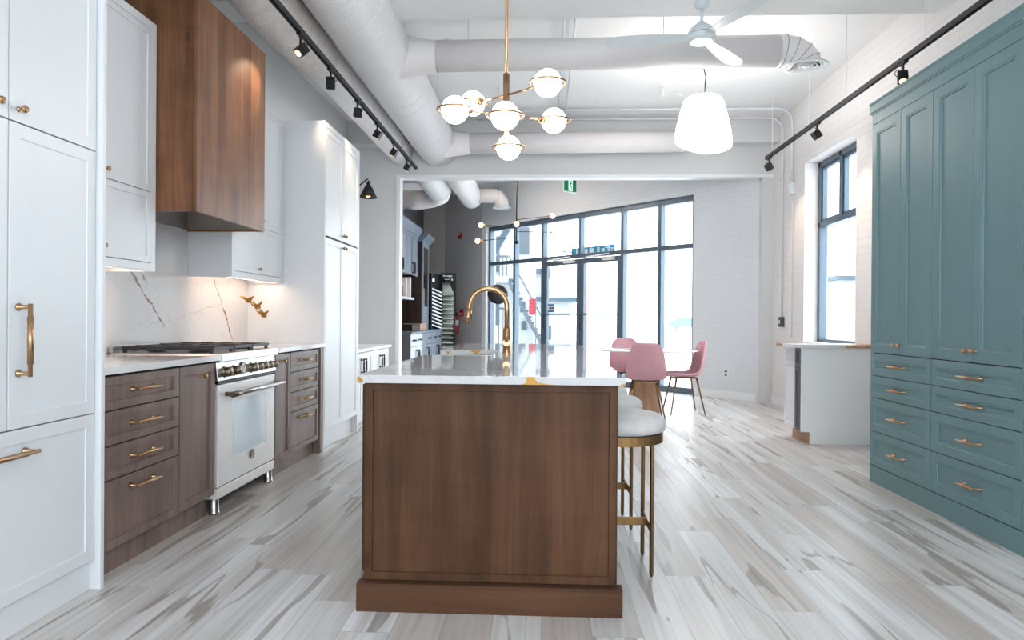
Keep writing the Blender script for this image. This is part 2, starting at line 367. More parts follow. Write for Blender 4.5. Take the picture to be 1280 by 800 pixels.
def tag(o, label=None, cat=None, group=None, kind=None):
    if label: o['label'] = label
    if cat: o['category'] = cat
    if group: o['group'] = group
    if kind: o['kind'] = kind
    return o
def thing(name, label, cat, loc, group=None):
    o = bpy.data.objects.new(name, None); COL.objects.link(o); o.location = loc; o.empty_display_size = 0.1
    return tag(o, label, cat, group)
def struct(name, mb, mat, bevel=0.0, **k):
    return tag(mb.build(name, mat, bevel=bevel), kind='structure', **k)
def box(*a): return MB().box(*a)
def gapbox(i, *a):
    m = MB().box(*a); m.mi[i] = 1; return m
def kids(o): return [c for c in COL.objects if c.parent == o]
def copy_tree(o, parent=None):
    c = o.copy(); COL.objects.link(c); c.parent = parent
    for ch in kids(o): copy_tree(ch, c)
    return c

def knob(parent, p, n, s=1.0, mat='brass', name='knob'):
    p = Vector(p); n = Vector(n); s *= 0.78
    m = MB(); m.lathe(p, [(0.0001, -0.001), (0.011 * s, 0), (0.011 * s, 0.003), (0.0055 * s, 0.006), (0.005 * s, 0.018 * s), (0.014 * s, 0.022 * s), (0.0155 * s, 0.026 * s), (0.0155 * s, 0.032 * s), (0.0135 * s, 0.036 * s), (0.0001, 0.037 * s)], 20, n)
    return m.build(name, mat, parent)
def pull(parent, c, n, along, L=0.16, r=0.006, so=0.034, mat='brass', name='handle'):
    """bar handle with two flared posts and a thicker grip"""
    c = Vector(c); n = Vector(n); a = Vector(along); m = MB()
    for s_ in (-1, 1):
        q = c + a * (s_ * L * 0.5)
        m.lathe(q, [(0.0001, -0.001), (r * 1.9, 0), (r * 1.9, 0.004), (r * 0.95, 0.010), (r * 0.95, so)], 16, n)
    m.cone(c + n * so - a * (L * 0.5 + 0.012), c + n * so + a * (L * 0.5 + 0.012), r)
    m.cone(c + n * so - a * (L * 0.36), c + n * so + a * (L * 0.36), r * 1.35)
    return m.build(name, mat, parent)

# ------------------------------------------------------------------ room shell
XLW, XRW, YW, ZC = -2.72, 3.13, 9.5, 3.84
SF0 = Vector((2.245, 10.41, 0)); SD = Vector((-math.sin(R(42.5)), math.cos(R(42.5)), 0)); SN = Vector((-SD.y, SD.x, 0)) * -1  # SN points outdoors
if SN.y < 0: SN = -SN
def sf(s_, z, d=0.0):
    q = SF0 + SD * s_ + SN * d; return (q.x, q.y, z)
def sfbox(m, s0, s1, d0, d1, z0, z1):
    p = [sf(s0, 0, d0), sf(s1, 0, d0), sf(s1, 0, d1), sf(s0, 0, d1)]
    return m.add([(x, y, z0) for x, y, _ in p] + [(x, y, z1) for x, y, _ in p], [(0, 3, 2, 1), (4, 5, 6, 7), (0, 1, 5, 4), (1, 2, 6, 5), (2, 3, 7, 6), (3, 0, 4, 7)])
pA = sf(-1.25, 0, 0.25); pB = sf(7.6, 0, 0.25)
foot = [(-3.0, -4.76), (3.45, -4.76), (3.45, 9.3), (pA[0], pA[1]), (pB[0], pB[1]), (-3.0, 16.2)]
struct('floor', MB().prism(foot, 'z', -0.12, 0.0), 'floor')
struct('ceiling', MB().prism(foot, 'z', ZC, ZC + 0.15), 'ceil')
struct('wall_left', box(XLW - 0.2, XLW, -4.6, YW, 0, ZC), 'wall')
m = MB().box(XLW - 0.2, XLW, YW, 15.4, 0, ZC)
struct('wall_left_back_room', m, 'dark')
struct('wall_back', box(XLW - 0.2, -2.2, 15.3, 15.6, 0, ZC), 'grey2')
# wall behind the camera with an unseen window opening added for fill light
m = MB(); bx0, bx1, bz0, bz1 = -2.3, 2.7, 0.5, 3.4; BK = -4.6
m.box(XLW, bx0, BK - 0.15, BK, 0, ZC); m.box(bx1, XRW, BK - 0.15, BK, 0, ZC); m.box(bx0, bx1, BK - 0.15, BK, 0, bz0); m.box(bx0, bx1, BK - 0.15, BK, bz1, ZC)
struct('wall_behind_camera', m, 'wall')
# right wall of painted brick with a window hole
wy0, wy1, wz0, wz1 = 7.02, 8.38, 0.86, 3.03
m = MB(); T = XRW + 0.28
SW = [(-3.8, -1.6), (-0.9, 0.0)]; prev = -4.6  # unseen openings near the camera, added to brighten the left run
for a, b in SW:
    m.box(XRW, T, prev, a, 0, ZC); m.box(XRW, T, a, b, 0, 0.5); m.box(XRW, T, a, b, 3.3, ZC); prev = b
m.box(XRW, T, prev, wy0, 0, ZC); m.box(XRW, T, wy1, 9.66, 0, ZC); m.box(XRW, T, wy0, wy1, 0, wz0); m.box(XRW, T, wy0, wy1, wz1, ZC)
struct('wall_right', m, 'brick')
# wall with the wide opening
m = MB(); m.box(XLW, -2.03, YW, YW + 0.16, 0, ZC); m.box(-2.03, 2.975, YW, YW + 0.16, 3.10, ZC); m.box(2.975, XRW, YW, YW + 0.16, 0, ZC)
struct('wall_back_kitchen', m, 'wallgrey')
m = MB(); m.box(-2.075, -2.022, YW - 0.012, YW + 0.172, 0, 3.092); m.box(-2.075, XRW - 0.002, YW - 0.012, YW + 0.172, 3.092, 3.135)
struct('trim_1', m, 'trim', 0.002)
# furring behind the kitchen run
struct('trim_2', box(XLW, -2.52, -4.6, 6.7, 0, 2.9), 'wall')
# storefront wall: brick pier, header, grey section
m = MB(); sfbox(m, -1.2, 0.0, 0, 0.25, 0, ZC); sfbox(m, 0, 5.24, 0, 0.25, 3.03, ZC)
struct('wall_front', m, 'brick2')
m = MB(); sfbox(m, 5.24, 7.3, 0, 0.25, 0, ZC); struct('wall_front_grey', m, 'grey')
m = MB(); sfbox(m, 5.10, 5.24, -0.004, 0.25, 0, 3.03); struct('trim_3', m, 'trim')
m = MB(); sfbox(m, -1.05, -0.01, -0.012, 0.0, 0, 0.11); struct('baseboard_front', m, 'trim', 0.002)
m = MB(); sfbox(m, 5.26, 6.6, -0.012, 0.0, 0, 0.11); struct('baseboard_front_grey', m, 'trim', 0.002)
struct('baseboard_right', box(XRW - 0.012, XRW, 5.0, YW, 0, 0.11), 'trim', 0.002)
struct('baseboard_left', box(XLW, -2.08, YW - 0.0125, YW, 0, 0.11), 'trim', 0.002)
# ceiling beam and purlins
struct('trim_4', box(XLW, XRW, 5.28, 5.66, 3.62, ZC), 'ceil', 0.004)
struct('trim_5', box(XLW, XRW, 9.28, YW, 3.52, ZC), 'wallgrey')
struct('trim_6', box(XLW, XRW, 1.4, 1.8, 3.62, ZC), 'ceil', 0.004)

# storefront window: frame, transom, mullions, panes
m = MB(); FD0, FD1 = 0.06, 0.17
mull = [0.03, 0.68, 1.46, 3.44, 4.27, 5.07]
for q in mull: sfbox(m, q - 0.032, q + 0.032, FD0, FD1, 0, 3.03)
sfbox(m, 0, 5.1, FD0, FD1, 2.94, 3.03); sfbox(m, 0, 5.1, FD0 + 0.002, FD1 - 0.002, 2.23, 2.30); sfbox(m, 0, 1.46, FD0, FD1, 0, 0.09); sfbox(m, 3.44, 5.1, FD0, FD1, 0, 0.09)
sfbox(m, 2.45 - 0.025, 2.45 + 0.025, FD0, FD1, 2.28, 3.0)
o = struct('window_1', m, 'frame', 0.004)
m = MB(); sfbox(m, 0.03, 5.07, 0.112, 0.118, 2.28, 2.96); sfbox(m, 0.03, 1.46, 0.112, 0.118, 0.06, 2.25); sfbox(m, 3.44, 5.07, 0.112, 0.118, 0.06, 2.25)
m.build('glass_pane', 'glass', o)
def door(nm, s0, s1, hinge):
    m = MB(); z1 = 2.215; st = 0.085
    sfbox(m, s0, s0 + st, 0.075, 0.135, 0.01, z1); sfbox(m, s1 - st, s1, 0.075, 0.135, 0.01, z1)
    sfbox(m, s0 + st, s1 - st, 0.075, 0.135, z1 - 0.09, z1); sfbox(m, s0 + st, s1 - st, 0.075, 0.135, 0.01, 0.2); sfbox(m, s0 + st, s1 - st, 0.085, 0.125, 1.205, 1.235)
    o = struct(nm, m, 'frame', 0.003)
    g = MB(); sfbox(g, s0 + st, s1 - st, 0.102, 0.108, 0.19, z1 - 0.08); g.build('glass_pane', 'glass', o)
    h = s1 - 0.04 if hinge == 's0' else s0 + 0.04
    h2 = MB(); h2.tube([sf(h, 0.95, 0.075), sf(h, 0.95, 0.03), sf(h, 1.2, 0.03), sf(h, 1.2, 0.075)], 0.01); h2.build('door_handle', 'black', o)
    a = MB(); c0 = s0 + 0.25 if hinge == 's0' else s1 - 0.25
    sfbox(a, c0 - 0.13, c0 + 0.13, 0.02, 0.074, 2.15, 2.21); a.tube([sf(c0 + 0.1, 2.19, 0.03), sf(c0 + 0.28, 2.20, -0.22), sf(c0 - 0.02, 2.26, 0.06)], 0.011)
    a.build('door_closer', 'satin', o)
door('door_1', 1.495, 2.445, 's0'); door('door_2', 2.455, 3.405, 's0')
# side window
m = MB(); gx0, gx1 = XRW + 0.16, XRW + 0.25
for a in (wy0, 7.74, wy1 - 0.06):
    m.box(gx0, gx1, a, a + 0.06, 2.27 if a == 7.74 else wz0, wz1)
m.box(gx0, gx1, wy0, wy1, wz1 - 0.06, wz1); m.box(gx0, gx1, wy0, wy1, 2.25, 2.31); m.box(gx0, gx1, wy0, wy1, wz0, wz0 + 0.06)
for a, b in ((wy0 + 0.06, 7.74), (7.80, wy1 - 0.06)):
    for zz in (2.31, wz1 - 0.095): m.box(gx0 + 0.02, gx1 - 0.02, a, b, zz, zz + 0.035)
    m.box(gx0 + 0.02, gx1 - 0.02, a, a + 0.03, 2.31, wz1 - 0.06); m.box(gx0 + 0.02, gx1 - 0.02, b - 0.03, b, 2.31, wz1 - 0.06)
o = struct('window_2', m, 'frame', 0.003)
MB().box(gx0 + 0.042, gx0 + 0.048, wy0 + 0.03, wy1 - 0.03, wz0 + 0.03, wz1 - 0.03).build('glass_pane', 'glass', o)
MB().box(XRW - 0.01, gx0, wy0, wy1, wz0 - 0.001, wz0 + 0.02).build('window_sill', 'trim', o, 0.003)

for i, (a, b) in enumerate(SW):  # frames of the added, unseen side windows
    m = MB().box(gx0, gx1, a, a + 0.06, 0.5, 3.3); m.box(gx0, gx1, b - 0.06, b, 0.5, 3.3); m.box(gx0, gx1, (a + b) / 2 - 0.03, (a + b) / 2 + 0.03, 0.56, 3.24)
    m.box(gx0, gx1, a + 0.06, b - 0.06, 3.24, 3.3); m.box(gx0, gx1, a + 0.06, b - 0.06, 0.5, 0.56); struct('window_%d' % (i + 3), m, 'frame', 0.003)
m = MB()
for q in (bx0, -0.65, 1.0, bx1 - 0.06): m.box(q, q + 0.06, BK - 0.11, BK - 0.04, bz0, bz1)
m.box(bx0, bx1, BK - 0.11, BK - 0.04, bz1 - 0.06, bz1 - 0.001); m.box(bx0, bx1, BK - 0.11, BK - 0.04, bz0 + 0.001, bz0 + 0.06); struct('window_5', m, 'frame', 0.003)  # frame of the unseen back window, added for its fill light

# ------------------------------------------------------------------ left run: tall white cabinet beside the camera
XF = -1.86
t = thing('pantry_cabinet', 'tall white panelled fridge cabinet with brass bar handles at the left frame edge', 'cabinet', (-2.18, 2.1, 0))
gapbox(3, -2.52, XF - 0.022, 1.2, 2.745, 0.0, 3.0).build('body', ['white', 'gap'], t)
MB().box(-2.52, -1.83, 2.748, 2.772, 0, 3.0).build('end_panel', 'white', t, 0.0015)
MB().box(XF - 0.022, XF - 0.014, 1.2, 2.748, 0.0, 0.115).build('toe_kick', 'white', t, 0.0015)
for (a, b, z0, z1, kz) in ((2.286, 2.744, 1.817, 2.98, 'k'), (1.80, 2.280, 1.817, 2.98, 'K'), (2.286, 2.744, 0.734, 1.812, 'h'), (1.80, 2.280, 0.734, 1.812, 'n')):
    d = MB().front('x', XF + 0.005, 1, a, b, z0, z1, 0.05, 0.004, 0.024).build('door', 'white', t)
    if kz == 'k': knob(d, (XF + 0.005, 2.325, 1.862), (1, 0, 0), 1.1)
    if kz == 'K': knob(d, (XF + 0.005, 2.222, 1.862), (1, 0, 0), 1.1)
    if kz == 'h': pull(d, (XF + 0.005, 2.33, 1.047), (1, 0, 0), (0, 0, 1), 0.235, 0.0075, 0.045)
d = MB().front('x', XF + 0.005, 1, 1.80, 2.744, 0.125, 0.729, 0.05, 0.006, 0.024).build('drawer', 'white', t)
pull(d, (XF + 0.005, 2.20, 0.648), (1, 0, 0), (0, 1, 0), 0.33, 0.0075, 0.045)

# ------------------------------------------------------------------ base cabinets
def base_box(t, y0, y1, mat='woodg'):
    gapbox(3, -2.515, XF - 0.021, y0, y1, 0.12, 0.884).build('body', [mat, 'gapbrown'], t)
    MB().box(-2.4, -1.915, y0, y1, 0.0, 0.12).build('toe_kick', mat, t)
def drawers(t, y0, y1, mat='woodg', mh='brass'):
    for z0, z1 in ((0.728, 0.872), (0.576, 0.722), (0.428, 0.570), (0.125, 0.422)):
        d = MB().front('x', XF, 1, y0, y1, z0, z1, 0.038, 0.009, 0.021).build('drawer', mat, t)
        zc = (z0 + z1) / 2 if z1 - z0 < 0.2 else z1 - 0.06
        pull(d, (XF - 0.009 if z1 - z0 < 0.2 else XF - 0.009, (y0 + y1) / 2, zc + 0.004), (1, 0, 0), (0, 1, 0), 0.17 if y1 - y0 > 0.6 else 0.15, 0.006, 0.04, mh)
t = thing('base_cabinet', 'brown wooden four-drawer base cabinet between the tall white cabinet and range', 'cabinet', (-2.18, 3.1, 0))
base_box(t, 2.775, 3.413); drawers(t, 2.80, 3.409)
t = thing('base_cabinet', 'narrow brown wooden door cabinet against the near side of the range', 'cabinet', (-2.18, 3.6, 0))
base_box(t, 3.414, 3.795)
d = MB().front('x', XF, 1, 3.417, 3.79, 0.125, 0.872, 0.045, 0.009, 0.021).build('door', 'woodg', t); knob(d, (XF - 0.009, 3.655, 0.808), (1, 0, 0), 1.15)
t = thing('base_cabinet', 'narrow brown wooden door cabinet against the far side of the range', 'cabinet', (-2.18, 4.8, 0))
base_box(t, 4.662, 4.945)
d = MB().front('x', XF, 1, 4.668, 4.942, 0.125, 0.872, 0.038, 0.009, 0.021).build('door', 'woodg', t); knob(d, (XF - 0.009, 4.81, 0.82), (1, 0, 0), 1.15)
t = thing('base_cabinet', 'brown wooden four-drawer base cabinet beside the tall white pantry', 'cabinet', (-2.18, 5.3, 0))
base_box(t, 4.947, 5.60); drawers(t, 4.952, 5.575)
MB().box(-2.515, -1.85, 5.602, 5.662, 0, 0.884).build('reflected_wood_edge', 'woodg', t, 0.001)  # pantry side edge; its brown is reflected wood put into the material
o = tag(MB().box(-2.519, -1.833, 2.775, 3.803, 0.885, 0.915).build('countertop', 'counter', bevel=0.002), 'white stone countertop left of the range against the tall cabinet', 'countertop')
o = tag(MB().box(-2.519, -1.833, 4.652, 5.662, 0.885, 0.915).build('countertop', 'counter', bevel=0.002), 'white stone countertop between range and tall pantry with bird sculpture on it', 'countertop')
tag(box(-2.519, -2.505, 2.775, 5.662, 0.916, 1.9).build('backsplash', 'splash'), 'white stone backsplash slab with brown veins behind the range', 'backsplash')

# ------------------------------------------------------------------ range
t = thing('kitchen_range', 'stainless steel gas range with bronze knobs and glass oven door', 'stove', (-2.15, 4.225, 0))
y0, y1 = 3.808, 4.647
MB().box(-2.49, -1.885, y0, y1, 0.09, 0.90).build('body', 'satin', t, 0.002)
m = MB().box(-2.49, -1.835, y0, y1, 0.872, 0.922); m.build('top_trim', 'steel', t, 0.006)
MB().box(-2.495, -2.47, y0 - 0.0, y1, 0.922, 0.96).build('back_guard', 'steel', t, 0.002)
m = MB().prism([(-1.885, 0.765), (-1.85, 0.765), (-1.862, 0.872), (-1.885, 0.872)], 'y', y0, y1); m.build('control_panel', 'steel', t, 0.002)
MB().box(-1.9, -1.853, y0 + 0.01, y1, 0.748, 0.762).build('vent_strip', 'black', t)
d = MB().box(-1.9, -1.855, y0 + 0.012, y1 - 0.004, 0.155, 0.742).build('oven_door', 'satin', t, 0.003)
MB().box(-1.858, -1.8535, 4.0, 4.49, 0.30, 0.635).build('door_window', 'oven', d, 0.001)
m = MB()
for a, b, c_, e in ((3.985, 4.505, 0.285, 0.302), (3.985, 4.505, 0.633, 0.65), (3.985, 4.002, 0.3, 0.635), (4.488, 4.505, 0.3, 0.635)): m.box(-1.857, -1.8515, a, b, c_, e)
m.build('window_trim', 'satin', d)
m = MB(); m.cone((-1.80, 3.90, 0.682), (-1.80, 4.665, 0.682), 0.0145); m.build('handle_bar', 'steel', d)
for yy in (3.915, 4.62):
    MB().cone((-1.855, yy, 0.682), (-1.80, yy, 0.682), 0.013).build('handle_post', 'knob', d)
MB().cone((-1.80, 3.885, 0.682), (-1.80, 3.99, 0.682), 0.0175).build('handle_ferrule', 'knob', d)
m = MB(); m.lathe((-1.855, 4.27, 0.262), [(0.0001, 0.004), (0.020, 0.004), (0.022, 0.008), (0.030, 0.008), (0.032, 0.004), (0.032, 0)], 28, (1, 0, 0))
e_ = m.build('emblem', 'knob', d)
m = MB(); m.box(-1.851, -1.846, 4.258, 4.263, 0.246, 0.278); m.tube([(-1.848, 4.263, 0.277), (-1.848, 4.275, 0.276), (-1.848, 4.279, 0.270), (-1.848, 4.275, 0.264), (-1.848, 4.264, 0.263)], 0.0022, 6)
m.tube([(-1.848, 4.264, 0.263), (-1.848, 4.278, 0.261), (-1.848, 4.283, 0.255), (-1.848, 4.278, 0.248), (-1.848, 4.263, 0.247)], 0.0022, 6); m.build('emblem_letter', 'steel', e_)
MB().box(-1.9, -1.855, y0 + 0.012, y1 - 0.004, 0.088, 0.148).build('kick_drawer', 'satin', t, 0.003)
for xx, yy in ((-1.885, 3.84), (-1.885, 4.61), (-2.42, 3.84), (-2.42, 4.61)):
    MB().lathe((xx, yy, 0), [(0.0001, 0), (0.030, 0), (0.030, 0.012), (0.026, 0.016), (0.026, 0.095)], 20).build('leg', 'steel', t)
for yy in (3.895, 4.015, 4.255, 4.335, 4.415, 4.495, 4.575):
    s_ = 1.15 if yy < 4.3 else 1.0
    m = MB(); m.lathe((-1.858, yy, 0.812), [(0.030 * s_, -0.004), (0.030 * s_, 0.004), (0.025 * s_, 0.006), (0.022 * s_, 0.012), (0.025 * s_, 0.018), (0.023 * s_, 0.045), (0.019 * s_, 0.049), (0.0001, 0.05)], 24, (1, 0, 0.08))
    k_ = m.build('control_knob', 'knob', t)
m = MB(); m.lathe((-1.858, 4.135, 0.82), [(0.036, -0.002), (0.036, 0.012), (0.033, 0.014), (0.031, 0.011)], 28, (1, 0, 0.08)); g_ = m.build('temperature_gauge', 'knob', t)
MB().lathe((-1.858, 4.135, 0.82), [(0.032, 0.010), (0.0001, 0.0102)], 28, (1, 0, 0.08)).build('dial_face', 'paper', g_)
MB().cone((-1.846, 4.135, 0.82), (-1.846, 4.150, 0.838), 0.0015, n=6).build('dial_needle', 'black', g_)
for i in range(3):
    a = 3.835 + i * 0.265; b = a + 0.255; m = MB(); zt = 0.958
    for xx in (-2.43, -1.895): m.box(xx - 0.007, xx + 0.007, a, b, zt - 0.018, zt)
    for yy in (a + 0.007, b - 0.007): m.box(-2.43, -1.895, yy - 0.007, yy + 0.007, zt - 0.018, zt)
    m.box(-2.43, -1.895, (a + b) / 2 - 0.006, (a + b) / 2 + 0.006, zt - 0.014, zt + 0.004)
    for xx in (-2.29, -2.16, -2.03): m.box(xx - 0.006, xx + 0.006, a, b, zt - 0.014, zt + 0.004)
    for xx in (-2.42, -1.905):
        for yy in (a + 0.01, b - 0.01): m.box(xx - 0.009, xx + 0.009, yy - 0.009, yy + 0.009, 0.922, zt)
    m.build('cast_iron_grate', 'iron', t, 0.002)
for xx, yy, rr in ((-2.29, 3.96, 0.035), (-2.03, 3.96, 0.045), (-2.16, 4.225, 0.06), (-2.29, 4.49, 0.035), (-2.03, 4.49, 0.045)):
    MB().lathe((xx, yy, 0.922), [(rr * 1.5, 0), (rr * 1.4, 0.008), (rr, 0.01), (rr, 0.02), (rr * 0.8, 0.026), (0.0001, 0.027)], 24).build('burner', 'iron', t)

# ------------------------------------------------------------------ sculpture on the counter
t = thing('bird_sculpture', 'gold sculpture of three small birds on thin rods over a marble base', 'sculpture', (-2.3, 5.36, 0.916))
MB().box(-2.35, -2.25, 5.16, 5.58, 0.916, 0.932).build('base', 'marble', t, 0.003)
def bird(p, d, tilt):
    p = Vector(p); d = Vector(d).normalized(); m = MB()
    m.tube([p - d * 0.085 + Vector((0, 0, 0.004)), p - d * 0.045, p - d * 0.015, p, p + d * 0.022, p + d * 0.03], [0.003, 0.010, 0.020, 0.023, 0.013, 0.004], 12)
    m.sphere(p + d * 0.034 + Vector((0, 0, 0.010)), 0.014, 14, 8); m.cone(p + d * 0.045 + Vector((0, 0, 0.010)), p + d * 0.066 + Vector((0, 0, 0.006)), 0.005, 0.0005, 8)
    for s_ in (-1, 1):
        k_ = len(m.v); w1 = p + Vector((s_ * 0.055, -d.y * 0.035, 0.03 + tilt)); w2 = p + Vector((s_ * 0.02, -d.y * 0.05, 0.012))
        m.tube([p + Vector((s_ * 0.008, 0, 0.008)), p + Vector((s_ * 0.03, 0.0, 0.02 + tilt * 0.5)), w1], [0.010, 0.008, 0.002], 8)
        m.tube([p + Vector((s_ * 0.008, -d.y * 0.02, 0.004)), w2, w1], [0.008, 0.006, 0.002], 8)
    return m
for (yy, zz, dd, tl) in ((5.225, 1.265, (0, 1, -0.1), 0.0), (5.39, 1.215, (0, 1, -0.35), 0.02), (5.515, 1.15, (0, 1, -0.6), 0.01)):
    MB().cone((-2.3, yy, 0.93), (-2.3, yy, zz - 0.01), 0.0022, n=8).build('rod', 'satin', t)
    bird((-2.3, yy, zz), dd, tl).build('bird', 'gold', t)

# ------------------------------------------------------------------ upper cabinets, hood, pantry
XU = -2.19
def upper(label, y0, y1, z0, z1, zs, doors, knobs, loc):
    t = thing('wall_cabinet', label, 'cabinet', loc)
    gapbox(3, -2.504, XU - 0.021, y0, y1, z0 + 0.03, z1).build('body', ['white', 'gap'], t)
    m = MB().box(XU - 0.021, XU, y0, y1, z0, z0 + 0.045); m.box(XU - 0.021, XU, y0, y1, z1 - 0.045, z1)
    m.box(XU - 0.021, XU, y1 - 0.045, y1, z0 + 0.045, z1 - 0.045); m.box(XU - 0.021, XU, y0, y0 + 0.03, z0 + 0.045, z1 - 0.045)
    m.box(-2.504, XU - 0.021, y1 - 0.02, y1, z0, z0 + 0.03); m.box(-2.504, XU - 0.021, y0, y0 + 0.02, z0, z0 + 0.03)
    m.build('face_frame', 'white', t, 0.001)
    for (a, b, kz) in doors:
        for (q0, q1, hi) in ((z0 + 0.048, zs - 0.002, 0), (zs + 0.002, z1 - 0.048, 1)):
            d = MB().front('x', XU + 0.001, 1, a, b, q0, q1, 0.035, 0.006, 0.02).build('door', 'white', t)
            for (ky, kzz, hh) in knobs:
                if hh == hi and a < ky < b: knob(d, (XU - 0.003, ky, kzz), (1, 0, 0), 1.0)
    MB().box(-2.42, -2.24, y0 + 0.05, y1 - 0.05, z0 + 0.022, z0 + 0.0295).build('light_strip', 'strip', t)
    return t
upper('white two-door wall cabinet left of the wooden range hood', 2.79, 3.755, 1.385, 2.775, 1.825, [(2.82, 3.246, 0), (3.25, 3.708, 0)], [(3.31, 1.871, 1), (3.20, 1.871, 1), (3.29, 1.486, 0), (3.20, 1.486, 0)], (-2.35, 3.4, 1.385))
upper('white wall cabinet right of the wooden range hood beside the pantry', 4.702, 5.662, 1.415, 2.80, 1.822, [(4.734, 5.615, 0)], [(5.20, 1.876, 1), (5.15, 1.50, 0)], (-2.35, 5.18, 1.415))

t = thing('range_hood', 'tall boxy brown wooden range hood with steel underside above the stove', 'range hood', (-2.24, 4.23, 1.73))
m = MB()
m.box(-2.504, -1.985, 3.768, 3.79, 1.73, 2.975); m.box(-2.504, -1.985, 4.677, 4.699, 1.73, 2.975); m.box(-2.504, -1.985, 3.79, 4.677, 2.955, 2.975)
m.build('side_panel', 'hoodw', t, 0.001)
MB().box(-1.982, -1.96, 3.764, 4.70, 1.73, 2.977).build('front_panel', 'hoodw', t, 0.001)
m = MB(); pts0 = [(-2.503, 3.792, 1.74), (-1.99, 3.792, 1.74), (-1.99, 4.675, 1.74), (-2.503, 4.675, 1.74)]; pts1 = [(-2.42, 3.95, 1.85), (-2.08, 3.95, 1.85), (-2.08, 4.52, 1.85), (-2.42, 4.52, 1.85)]
m.add(pts0 + pts1, [(0, 1, 5, 4), (1, 2, 6, 5), (2, 3, 7, 6), (3, 0, 4, 7), (4, 5, 6, 7)]); m.build('steel_liner', 'liner', t)
for yy in (4.05, 4.42): MB().lathe((-2.06, yy, 1.80), [(0.03, 0), (0.026, -0.006), (0.0001, -0.006)], 18).build('hood_lamp', 'satin', t)

XP = -1.845
t = thing('pantry_cabinet', 'tall white four-door pantry cabinet standing past the wooden drawers', 'cabinet', (-2.18, 6.2, 0))
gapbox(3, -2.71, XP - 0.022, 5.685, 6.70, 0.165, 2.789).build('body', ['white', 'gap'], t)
MB().box(-2.6, XP - 0.055, 5.685, 6.699, 0.0, 0.165).build('toe_kick', 'white', t)
m = MB().box(-2.719, XP, 5.664, 5.684, 0.0, 2.79); m.build('side_panel', 'white', t, 0.001)
m = MB().box(XP - 0.022, XP, 5.684, 6.74, 2.742, 2.79); m.box(-2.7, XP, 6.70, 6.74, 0, 2.742); m.build('face_frame', 'white', t, 0.001)
for a, b in ((5.69, 6.187), (6.191, 6.695)):
    for z0, z1 in ((0.17, 1.812), (1.83, 2.738)):
        d = MB().front('x', XP + 0.001, 1, a, b, z0, z1, 0.05, 0.006, 0.022).build('door', 'white', t)
        ky = b - 0.035 if a < 6 else a + 0.035
        knob(d, (XP, ky, 1.765 if z0 < 1 else 1.875), (1, 0, 0), 1.15, 'abrass')

t = thing('vanity_cabinet', 'low white cabinet with black handles past the tall pantry', 'cabinet', (-2.3, 7.6, 0))
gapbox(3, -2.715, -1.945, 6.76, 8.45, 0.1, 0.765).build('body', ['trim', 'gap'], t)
MB().box(-2.715, -1.905, 6.75, 8.49, 0.768, 0.80).build('worktop', 'trim', t, 0.003)
MB().box(-2.7, -1.99, 6.76, 8.45, 0.0, 0.1).build('toe_kick', 'trim', t)
yy = 6.78
for i, wd in enumerate((0.42, 0.42, 0.40, 0.40)):
    d = MB().front('x', -1.925, 1, yy, yy + wd - 0.006, 0.11, 0.758, 0.05, 0.008, 0.02).build('door', 'trim', t)
    ky = yy + wd - 0.05 if i % 2 == 0 else yy + 0.05
    pull(d, (-1.925, ky, 0.62), (1, 0, 0), (0, 0, 1), 0.13, 0.007, 0.03, 'black'); yy += wd

# ------------------------------------------------------------------ island
t = thing('kitchen_island', 'brown wooden kitchen island with framed end panel and plinth', 'kitchen island', (-0.2, 4.3, 0))
MB().box(-0.694, -0.07, 2.662, 4.02, 0.11, 0.884).build('body', 'wood', t)
m = MB().box(-0.694, -0.07, 4.74, 5.94, 0.11, 0.884); m.box(-0.694, -0.07, 4.02, 4.74, 0.11, 0.62); m.build('rear_body', 'wood', t)
MB().front('y', 2.637, -1, -0.6955, 0.288, 0.112, 0.884, 0.031, 0.009, 0.025).build('end_panel', 'wood', t)
MB().box(-0.694, 0.287, 5.945, 5.965, 0.0, 0.884).build('far_end_panel', 'wood', t, 0.001)
m = MB().box(-0.7165, 0.308, 2.605, 2.66, 0.0, 0.109); m.build('plinth', 'woodx', t, 0.002)
m = MB().box(-0.7165, -0.65, 2.662, 5.94, 0.0, 0.105); m.build('side_plinth', 'woody', t, 0.002)
for a, b in ((2.68, 3.33), (3.34, 4.0), (4.76, 5.33), (5.34, 5.92)):
    d = MB().front('x', -0.7155, -1, a, b, 0.13, 0.872, 0.055, 0.008, 0.02).build('door', 'wood', t)
    knob(d, (-0.715, b - 0.04, 0.8), (-1, 0, 0))
# top with a notch for the apron sink
cy0, cy1, cx1 = 4.03, 4.73, -0.30
poly = [(-0.716, 2.60), (0.312, 2.60), (0.312, 6.0), (-0.716, 6.0), (-0.716, cy1), (cx1, cy1), (cx1, cy0), (-0.716, cy0)]
ct = MB().prism(poly, 'z', 0.884, 0.915).build('island_countertop', 'island_top', bevel=0.0015)
tag(ct, 'white quartz island countertop with gold inlays around a sink cutout', 'countertop')
def inlay(pts, ax, f, th=0.002):
    return MB().prism(pts, ax, f, f + th).build('gold_inlay', 'gold', ct)
inlay([(-0.086, 0.8845), (-0.066, 0.890), (-0.062, 0.906), (-0.070, 0.914), (-0.038, 0.9145), (-0.030, 0.904), (-0.018, 0.893), (0.01, 0.8875), (0.05, 0.8845)], 'y', 2.5987)
inlay([(-0.7155, 0.886), (-0.7155, 0.911), (-0.704, 0.906), (-0.696, 0.897), (-0.690, 0.891), (-0.70, 0.886)], 'y', 2.5987)
inlay([(0.288, 0.8845), (0.3115, 0.8845), (0.3115, 0.893), (0.301, 0.891)], 'y', 2.5987)
